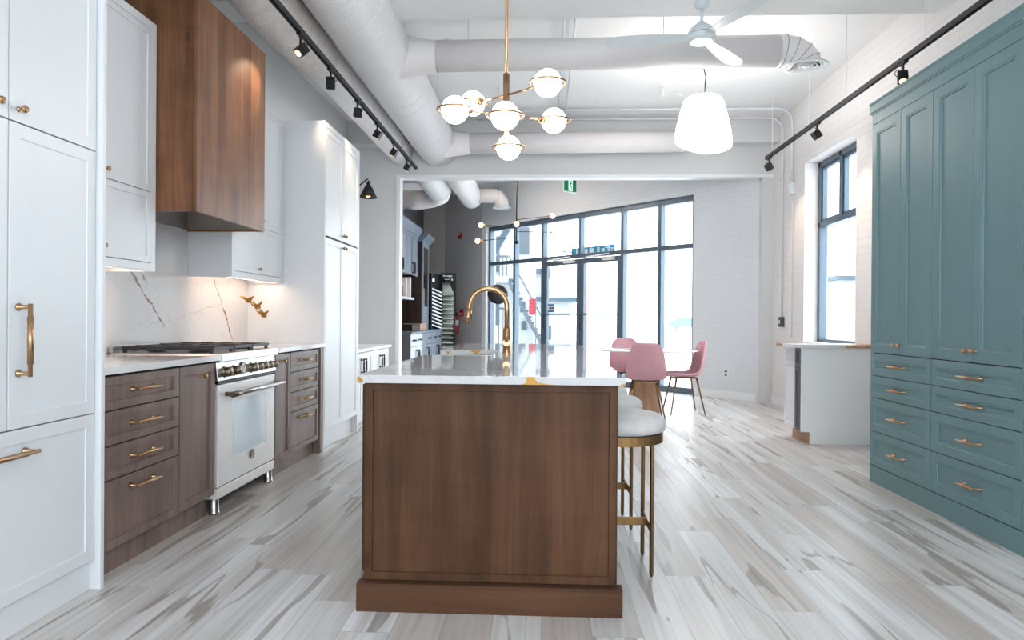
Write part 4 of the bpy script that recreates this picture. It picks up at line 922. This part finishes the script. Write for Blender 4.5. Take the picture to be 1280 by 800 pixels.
# ------------------------------------------------------------------ far room furniture
t = thing('base_cabinet', 'dark-ended pale grey base cabinet with black pulls in the far room', 'cabinet', (-2.4, 12.0, 0))
MB().box(-2.719, -2.10, 10.62, 13.85, 0.1, 0.875).build('body', 'cab', t)
MB().box(-2.719, -2.08, 10.60, 10.618, 0.0, 0.875).build('end_panel', 'drift', t)
MB().box(-2.719, -2.055, 10.59, 13.87, 0.877, 0.908).build('worktop', 'slate', t, 0.002)
MB().box(-2.70, -2.15, 10.62, 13.85, 0.0, 0.1).build('toe_kick', 'drift', t)
yy = 10.64
for i, (wd, mt) in enumerate(((0.52, 'cab2'), (0.50, 'cab2'), (0.42, 'slate'), (0.60, 'cab'), (0.60, 'cab'), (0.52, 'cab'))):
    if mt == 'slate':
        MB().front('x', -2.08, 1, yy, yy + wd - 0.006, 0.11, 0.87, 0.03, 0.004, 0.02).build('appliance_panel', mt, t)
    else:
        d = MB().front('x', -2.08, 1, yy, yy + wd - 0.006, 0.67, 0.87, 0.05, 0.008, 0.02).build('drawer', mt, t); pull(d, (-2.085, yy + wd / 2, 0.77), (1, 0, 0), (0, 1, 0), 0.14, 0.009, 0.035, 'black')
        d = MB().front('x', -2.08, 1, yy, yy + wd - 0.006, 0.11, 0.66, 0.06, 0.008, 0.02).build('door', mt, t); pull(d, (-2.08, yy + (wd - 0.06 if i % 2 == 0 else 0.06), 0.5), (1, 0, 0), (0, 0, 1), 0.2, 0.010, 0.035, 'black')
    yy += wd
t = thing('wall_cabinet', 'blue-grey wall cabinet with crown moulding on the dark wall', 'cabinet', (-2.5, 11.7, 1.9))
MB().box(-2.719, -2.372, 10.6, 12.68, 1.93, 2.66).build('body', 'cab', t)
MB().prism([(-2.719, 2.64), (-2.34, 2.64), (-2.27, 2.76), (-2.27, 2.79), (-2.719, 2.79)], 'y', 10.55, 12.70).build('crown', 'cab', t)
for i, yy in enumerate((10.62, 11.13, 11.64, 12.16)):
    d = MB().front('x', -2.35, 1, yy, yy + 0.50, 1.90, 2.64, 0.07, 0.01, 0.02).build('door', 'cab', t); pull(d, (-2.35, yy + (0.46 if i % 2 == 0 else 0.04), 2.03), (1, 0, 0), (0, 0, 1), 0.17, 0.010, 0.035, 'black')
MB().lathe((-2.5, 11.3, 1.929), [(0.0001, -0.008), (0.04, -0.006), (0.045, 0)], 20).build('puck_light', 'lens', t)
t = thing('hutch_cabinet', 'narrow dark glass-fronted display hutch on the far base cabinet', 'cabinet', (-2.5, 13.0, 0.91))
MB().box(-2.719, -2.30, 12.75, 13.42, 0.91, 2.62).build('body', 'darkwood', t)
MB().prism([(-2.719, 2.58), (-2.27, 2.58), (-2.17, 2.68), (-2.17, 2.71), (-2.719, 2.71)], 'y', 12.68, 13.5).build('crown', 'cab', t)
d = MB().box(-2.30, -2.275, 12.75, 12.83, 0.91, 2.58).box(-2.30, -2.275, 13.34, 13.42, 0.91, 2.58).box(-2.30, -2.275, 12.83, 13.34, 2.48, 2.58).box(-2.30, -2.275, 12.83, 13.34, 0.91, 1.35).build('door', 'cab', t)
MB().box(-2.292, -2.286, 12.83, 13.34, 1.35, 2.48).build('glass_pane', plain('warm bronze mirror', (120, 92, 76), 0.1, 0.8), d)
for zz in (1.05, 1.2): MB().box(-2.275, -2.26, 13.05, 13.12, zz, zz + 0.02).build('handle', 'black', d)
tag(box(-2.719, -2.705, 10.6, 12.74, 0.912, 1.9).build('backsplash', 'darkwood'), 'dark brown backsplash panel under the blue-grey wall cabinet', 'backsplash')
tag(box(-2.704, -2.38, 10.7, 12.45, 1.46, 1.50).build('shelf', 'cab2', bevel=0.002), 'pale floating shelf on the dark backsplash', 'shelf')
for i, (y, w_, h, mt, lb) in enumerate(((11.0, 0.20, 0.30, 'cab2', 'grey book standing at the near end of the floating shelf'), (11.75, 0.20, 0.34, 'oak', 'middle wooden sample board standing on the floating shelf'), (12.15, 0.20, 0.38, 'oak', 'tallest wooden sample board at the far end of the floating shelf'))):
    t = thing('sample_board', lb, 'board', (-2.5, y, 1.50), 'sample boards on the floating shelf'); MB().box(-2.62, -2.59, y, y + w_ * 1.6, 1.501, 1.5 + h).build('board', mt, t); MB().box(-2.62, -2.45, y + w_ * 1.6, y + w_ * 1.6 + 0.04, 1.501, 1.5 + h).build('edge_frame', 'paper', t)
t = thing('bottle', 'dark bottle standing on the floating shelf', 'bottle', (-2.45, 11.62, 1.5))
MB().lathe((-2.45, 11.62, 1.501), [(0.0001, 0), (0.038, 0), (0.038, 0.16), (0.014, 0.20), (0.014, 0.27)], 18).build('body', 'black', t); MB().lathe((-2.45, 11.62, 1.77), [(0.016, 0), (0.016, 0.03), (0.0001, 0.031)], 14).build('cap', 'gold', t)
t = thing('wooden_crate', 'pale wooden box lying on the far base cabinet', 'box', (-2.3, 12.3, 0.91))
MB().box(-2.5, -2.2, 11.35, 12.1, 0.909, 1.02).build('slatted_side', 'darkwood', t); MB().box(-2.5, -2.2, 12.1, 12.7, 0.909, 1.03).build('plain_block', 'oak', t, 0.003)
# sample racks
t = thing('sample_rack', 'black stand of tilted white tile strips on the far cabinet', 'display rack', (-2.4, 13.6, 0.91))
Q1, Q2 = Vector((-2.262, 13.45, 0)), Vector((-2.11, 13.86, 0)); QN = Vector((Q2.y - Q1.y, Q1.x - Q2.x, 0)).normalized()
def qp(u, d, z): return tuple(Q1 + (Q2 - Q1) * u + QN * d + Vector((0, 0, z)))
def qbox(m, u0, u1, d0, d1, z0, z1, dz=0.0, sl=0.0):
    vs = [qp(u, d, z + (dz if u == u1 else 0) + (sl if d == d1 else 0)) for z in (z0, z1) for (u, d) in ((u0, d0), (u1, d0), (u1, d1), (u0, d1))]
    return m.add(vs, [(0, 3, 2, 1), (4, 5, 6, 7), (0, 1, 5, 4), (1, 2, 6, 5), (2, 3, 7, 6), (3, 0, 4, 7)])
qbox(MB(), 0, 1, -0.25, -0.02, 0.909, 2.02).build('frame', 'blackgloss', t)
qbox(qbox(MB(), -0.02, 0.04, -0.02, 0.05, 0.909, 2.02), 0.98, 1.02, -0.02, 0.05, 0.909, 2.02).build('side_rail', 'blackgloss', t)
qbox(MB(), 0.12, 0.5, -0.02, -0.012, 1.86, 1.92).build('header_mark', 'paper', t)
for k in range(11): qbox(MB(), 0.05, 0.97, -0.02, 0.045, 1.0 + k * 0.072, 1.026 + k * 0.072, -0.075, -0.012).build('tile_strip', 'tileb', t)
t = thing('sample_rack', 'tall black tower of fanned stone tile samples by the grey wall', 'display rack', (-1.97, 14.1, 0))
MB().box(-2.13, -1.85, 14.15, 14.30, 0, 2.07).build('frame', 'blackgloss', t)
MB().box(-2.13, -2.10, 13.95, 14.15, 0, 2.07).build('side_rail', 'slate', t); MB().box(-1.87, -1.85, 13.95, 14.15, 0, 1.0).build('side_rail', 'blackgloss', t)
h_ = MB().box(-2.10, -1.85, 14.0, 14.15, 1.86, 2.07).build('header', 'blackgloss', t)
m = MB().box(-2.075, -2.062, 13.997, 14.0, 1.985, 2.025)
for k in range(9): m.box(-2.055 + k * 0.019, -2.041 + k * 0.019, 13.997, 14.0, 1.985 - (0.01 if k in (5, 7) else 0), 2.012)
m.box(-2.05, -1.93, 13.997, 14.0, 1.925, 1.935); m.box(-1.905, -1.875, 13.997, 14.0, 1.905, 1.945); m.build('header_lettering', 'paper', h_)
for k in range(13):
    z = 0.42 + k * 0.098; y_ = 13.93; m = MB().add([(-2.095, 14.145, z + 0.075), (-1.87, 14.145, z + 0.075), (-1.855, y_, z), (-2.095, y_, z), (-2.095, 14.145, z + 0.09), (-1.87, 14.145, z + 0.09), (-1.855, y_, z + 0.016), (-2.095, y_, z + 0.016)],
        [(0, 3, 2, 1), (4, 5, 6, 7), (0, 1, 5, 4), (1, 2, 6, 5), (2, 3, 7, 6), (3, 0, 4, 7)]); m.build('tile_sample', 'tilea', t)
m = MB().add([(-2.095, 14.145, 1.86), (-1.97, 14.145, 1.86), (-1.855, 13.94, 1.64), (-2.095, 13.94, 1.64), (-2.095, 14.148, 1.87), (-1.97, 14.148, 1.87), (-1.855, 13.943, 1.655), (-2.095, 13.943, 1.655)],
    [(0, 3, 2, 1), (4, 5, 6, 7), (0, 1, 5, 4), (1, 2, 6, 5), (2, 3, 7, 6), (3, 0, 4, 7)]); m.build('top_tile', 'tilea', t)
# safety things on the grey wall
m = MB(); sfbox(m, 5.97, 6.06, -0.05, -0.0005, 2.86, 2.99); o = m.build('fire_alarm', 'red', bevel=0.006); tag(o, 'red fire alarm strobe high on the grey wall', 'alarm')
m = MB(); sfbox(m, 5.99, 6.04, -0.06, -0.05, 2.94, 2.97); m.build('strobe_lens', 'paper', o)
m = MB(); sfbox(m, 5.88, 5.97, -0.05, -0.0005, 1.17, 1.33); o = m.build('pull_station', 'red', bevel=0.006); tag(o, 'red fire pull station beside the extinguisher on the grey wall', 'alarm')
m = MB(); sfbox(m, 5.905, 5.945, -0.06, -0.05, 1.21, 1.24); m.build('pull_handle', 'paper', o)
e0 = sf(6.075, 0, -0.075); t = thing('fire_extinguisher', 'red fire extinguisher hanging on the grey wall beside the tile tower', 'extinguisher', (e0[0], e0[1], 0.8))
MB().lathe((e0[0], e0[1], 0.80), [(0.0001, 0), (0.06, 0), (0.066, 0.02), (0.066, 0.34), (0.04, 0.39), (0.02, 0.40)], 24).build('cylinder', 'red', t)
MB().lathe((e0[0], e0[1], 0.98), [(0.067, 0), (0.067, 0.11)], 24).build('label_band', 'paper', t)
MB().lathe((e0[0], e0[1], 1.20), [(0.02, 0), (0.02, 0.03), (0.0001, 0.03)], 12).box(e0[0] - 0.05, e0[0] + 0.05, e0[1] - 0.012, e0[1] + 0.012, 1.22, 1.25).build('valve', 'black', t)
MB().tube([(e0[0] + 0.02, e0[1], 1.22), (e0[0] + 0.085, e0[1] - 0.02, 1.15), (e0[0] + 0.08, e0[1] - 0.02, 0.98)], 0.008, 8).build('hose', 'black', t)
m = MB(); sfbox(m, 6.045, 6.105, -0.01, -0.0005, 1.0, 1.25); m.build('wall_bracket', 'satin', t)

# exit sign
t = thing('exit_sign', 'green running-man exit sign hanging below the header', 'sign', (0.38, 10.6, 3.3))
ex, ey, ez = 0.395, 10.6, 3.20
A = Matrix.Translation((ex, ey, ez)) @ Matrix.Rotation(R(40), 4, 'Z')
def sgn(m, nm, mt, par=t, **k): m.xf(A); return m.build(nm, mt, par, **k)
sgn(MB().box(-0.15, 0.13, -0.012, 0.012, -0.115, 0.115), 'housing', 'vent', bevel=0.003)
g_ = sgn(MB().box(-0.135, 0.115, -0.0145, -0.0122, -0.095, 0.10), 'green_face', 'green')
m = MB().box(-0.045, 0.035, -0.0165, -0.0146, -0.085, 0.09); sgn(m, 'door_mark', 'whitesign', g_)
m = MB(); m.sphere((0.006, -0.0185, 0.062), 0.013, 12, 8, (1, 0.15, 1)); Pm = -0.0185
for a, b, r in (((0.0, 0.045), (-0.012, -0.005), 0.010), ((-0.012, -0.005), (0.018, -0.035), 0.007), ((0.018, -0.035), (0.008, -0.07), 0.006), ((-0.012, -0.005), (-0.02, -0.045), 0.007), ((-0.02, -0.045), (-0.04, -0.06), 0.006), ((0.0, 0.04), (0.028, 0.015), 0.005), ((0.0, 0.04), (-0.028, 0.02), 0.005)):
    m.tube([(a[0], Pm, a[1]), (b[0], Pm, b[1])], r, 8)
for i in range(len(m.v)): m.v[i] = (m.v[i][0], Pm + (m.v[i][1] - Pm) * 0.15, m.v[i][2])
sgn(m, 'running_figure', 'green', g_)
sgn(MB().cone((-0.14, 0, 0.1), (-0.14, 0, ZC - ez), 0.006, n=8).cone((0.1, 0, 0.1), (0.1, 0, ZC - ez), 0.006, n=8), 'hanger', 'vent')

# unseen panel lamp added to the far room's ceiling to brighten its grey wall
for i, (lx, ly, lb) in enumerate(((-1.3, 11.3, 'square unseen fill lamp added to the far room above the header'),)):
    t = thing('fill_lamp', lb, 'fill light', (lx, ly, ZC)); MB().box(lx - 0.3, lx + 0.3, ly - 0.3, ly + 0.3, ZC - 0.05, ZC - 0.001).build('housing', 'vent', t)
    MB().box(lx - 0.27, lx + 0.27, ly - 0.27, ly + 0.27, ZC - 0.056, ZC - 0.0505).build('diffuser', FILL_PANEL, t)
# small black chandelier of the far room
t = thing('chandelier', 'thin black chandelier with warm bare bulbs in the far room', 'chandelier', (-0.467, 11.5, ZC))
qx, qy = -0.467, 11.5
MB().cone((qx, qy, 2.44), (qx, qy, ZC), 0.011, n=10).build('rod', 'black', t); MB().lathe((qx, qy, ZC), [(0.06, 0), (0.06, -0.02), (0.0001, -0.022)], 20).build('canopy', 'black', t)
MB().sphere((qx + 0.005, qy, 2.42), 0.035, 16, 10).build('finial', 'black', t)
for (bx, by, bz, az) in ((-1.03, 11.45, 2.70, 2.68), (-1.10, 11.6, 2.455, 2.50), (0.10, 11.4, 2.845, 2.80), (-0.45, 11.05, 2.66, 2.66), (0.14, 11.75, 2.62, 2.6)):
    MB().cone((qx, qy, az), (bx, by, bz), 0.006, n=8).build('arm', 'black', t); d = (Vector((bx, by, bz)) - Vector((qx, qy, az))).normalized()
    MB().cone(Vector((bx, by, bz)) - d * 0.05, Vector((bx, by, bz)), 0.018, n=12).build('socket', 'brass', t)
    MB().sphere(tuple(Vector((bx, by, bz)) + d * 0.035), 0.042, 16, 10).build('bulb', 'bulb', t)
t = thing('pendant_lamp', 'round black disc pendant hanging before the left storefront panes', 'pendant lamp', (-0.81, 12.0, ZC))
MB().cone((-0.81, 12.0, 1.70), (-0.81, 12.0, ZC), 0.002, n=8).build('cord', 'black', t)
MB().lathe((-0.81, 12.0, 1.56), [(0.0001, 0.05), (0.09, 0.045), (0.165, 0.02), (0.182, 0.0), (0.165, -0.02), (0.0001, -0.03)], 40, (0.12, -0.95, 0.25)).build('disc_shade', 'black', t)

# signs on the glass
t = thing('window_sign', 'turquoise lettered sign outside above the entrance doors', 'sign', sf(2.3, 2.3, 0.4))
m = MB(); sfbox(m, 1.95, 3.02, 0.42, 0.435, 2.32, 2.46); bs = m.build('sign_band', 'cyan', t)
m = MB()
for (a, b, c_, e) in ((2.86, 2.89, 2.315, 2.465), (2.74, 2.76, 2.34, 2.465), (2.60, 2.70, 2.335, 2.42), (2.44, 2.55, 2.335, 2.43), (2.50, 2.52, 2.43, 2.465), (2.30, 2.36, 2.32, 2.44), (2.18, 2.24, 2.34, 2.41), (2.06, 2.1, 2.32, 2.44), (1.99, 2.02, 2.32, 2.4)): sfbox(m, a, b, 0.415, 0.42, c_, e)
m.build('lettering', 'paper', bs)
m = MB(); sfbox(m, 1.95, 1.97, 0.17, 0.43, 2.38, 2.40); sfbox(m, 3.0, 3.02, 0.17, 0.43, 2.38, 2.40); m.build('bracket', 'frame', t)
t = thing('door_sign', 'small blue-bordered card hanging inside the left entrance door', 'sign', sf(3.2, 1.3, 0.07))
m = MB(); sfbox(m, 3.10, 3.28, 0.066, 0.070, 1.255, 1.41); c_ = m.build('card', 'paper', t)
m = MB(); sfbox(m, 3.10, 3.28, 0.063, 0.066, 1.38, 1.41); sfbox(m, 3.10, 3.28, 0.063, 0.066, 1.255, 1.29); m.build('border', 'blue', c_)
m = MB()
for a in (3.115, 3.15, 3.185, 3.22): sfbox(m, a, a + 0.022, 0.063, 0.066, 1.315, 1.355)
m.build('lettering', 'black', c_)
m = MB(); sfbox(m, 3.118, 3.14, 0.062, 0.063, 1.32, 1.35); m.build('red_mark', 'redpale', c_)

# ------------------------------------------------------------------ outdoors
struct('ground', MB().prism([(-30, 9.0), (90, -10), (110, 120), (-60, 120)], 'z', -0.25, -0.125), 'ground')
b = thing('apartment_building', 'pale apartment building with balcony and outside stair beyond the leftmost storefront panes', 'building', (-2.5, 24, -0.12))
MB().box(-7.0, -0.35, 23.0, 30, -0.124, 7.5).build('wall', 'stucco', b)
MB().box(-4.0, -1.15, 22.0, 22.998, 2.30, 2.50).build('balcony_slab', 'stucco', b)
m = MB().box(-4.0, -1.15, 22.0, 22.05, 3.10, 3.17)
for i in range(24): m.box(-3.98 + i * 0.12, -3.945 + i * 0.12, 22.01, 22.04, 2.5, 3.10)
m.build('balcony_rail', 'rail', b)
m = MB()
for i in range(13): m.box(-1.14 + i * 0.10, -1.0 + i * 0.10, 22.1, 22.95, 2.35 - i * 0.2, 2.42 - i * 0.2)
m.prism([(-1.14, 3.2), (-1.14, 3.1), (0.15, 0.75), (0.15, 0.85)], 'y', 22.05, 22.09); m.prism([(-1.14, 2.45), (-1.14, 2.2), (0.1, -0.12), (0.25, -0.12)], 'y', 22.05, 22.12); m.build('outside_stair', 'rail', b)
MB().box(-0.74, -0.60, 22.9, 22.998, 0.75, 1.05).build('air_conditioner', 'rail', b)
for (x0, x1, z0, z1) in ((-0.78, -0.62, 1.35, 1.7), (-2.4, -1.5, 0.9, 2.0), (-2.4, -1.5, 2.7, 3.9), (-0.95, -0.5, 3.3, 4.2)):
    MB().box(x0, x1, 22.95, 22.998, z0, z1).build('window', 'rail', b)
t = thing('canopy', 'slate blue timber canopy frame with diagonal brace outside the top left pane', 'canopy', (-1.5, 16.2, -0.12))
MB().box(-1.62, -1.46, 16.1, 16.3, -0.124, 3.7).build('post', 'eave', t)
MB().prism([(-1.46, 2.05), (-1.46, 2.28), (-0.88, 3.42), (-0.70, 3.42)], 'y', 16.12, 16.28).build('diagonal_brace', 'eave', t); MB().box(-1.62, -0.35, 16.1, 16.3, 3.42, 3.58).build('beam', 'eave', t)
t = thing('fence', 'grey vertical-bar fence outside the leftmost storefront pane', 'fence', (-1.9, 19, -0.12))
m = MB().box(-2.6, -0.95, 18.97, 19.03, 1.38, 1.44).box(-2.6, -0.95, 18.97, 19.03, 0.1, 0.16)
for i in range(14): m.box(-2.58 + i * 0.12, -2.555 + i * 0.12, 18.985, 19.015, 0, 1.4)
m.build('bars', 'rail', t); MB().box(-1.06, -0.95, 18.94, 19.06, -0.124, 1.55).build('post', 'rail', t)
t = thing('banner', 'small red banner beside the outside stair', 'banner', (-0.4, 21, 0))
MB().box(-0.45, -0.25, 21.0, 21.02, 1.25, 1.75).build('cloth', 'redpale', t); MB().cone((-0.24, 21.01, -0.124), (-0.24, 21.01, 1.8), 0.015, n=8).build('pole', 'rail', t)
t = thing('flag_pole', 'thin red and white pole outside the right entrance door', 'pole', (1.08, 17.5, -0.12))
MB().cone((1.08, 17.5, -0.124), (1.08, 17.5, 2.0), 0.022, n=8).build('lower_pole', 'pole', t); MB().cone((1.08, 17.5, 2.0), (1.05, 17.5, 2.9), 0.018, n=8).build('upper_pole', 'rail', t)
t = thing('parking_meter', 'grey parking meter on a post outside the left entrance door', 'parking meter', (0.1, 19, -0.12))
MB().cone((0.12, 19, -0.124), (0.12, 19, 1.3), 0.025, n=8).build('post', 'rail', t); MB().box(-0.02, 0.22, 18.9, 19.1, 0.55, 0.95).build('meter_head', 'rail', t, 0.03)
b = thing('house', 'distant pale house across the street outside the left door', 'building', (0, 40, 0))
MB().box(-0.6, 1.3, 34, 38, -0.124, 2.0).build('wall', 'stucco', b); MB().prism([(-1.0, 2.0), (1.65, 2.0), (1.6, 2.2), (-0.9, 2.2)], 'y', 33.5, 38.5).build('roof', 'eave', b)
MB().box(-0.9, 0.35, 33.6, 38, 3.35, 3.62).build('upper_roof', 'eave', b); MB().box(-0.9, 0.2, 34, 38, 2.2, 3.35).build('upper_wall', 'stucco', b)
t = thing('car', 'small pale parked car far outside the rightmost pane', 'car', (18, 85, -0.12))
MB().prism([(15.6, 0.2), (19.6, 0.2), (19.6, 0.85), (18.7, 0.9), (18.0, 1.4), (16.6, 1.4), (16.0, 0.9), (15.6, 0.8)], 'y', 85, 86.6).build('body', 'rail2', t)
for x in (16.4, 18.8): MB().cone((x, 84.98, 0.2), (x, 85.2, 0.2), 0.30, n=20).build('wheel', 'rail2', t)
b = thing('shop_building', 'pale low building far outside the side window', 'building', (16, 26, -0.12))
MB().box(13.5, 19, 32, 36, -0.12, 3.0).build('wall', 'stucco', b); MB().box(14.4, 15.6, 31.96, 32.0, 0.9, 2.0).build('window', 'rail', b); MB().box(13.3, 19.2, 31.7, 36, 3.0, 3.2).build('roof', 'eave', b)
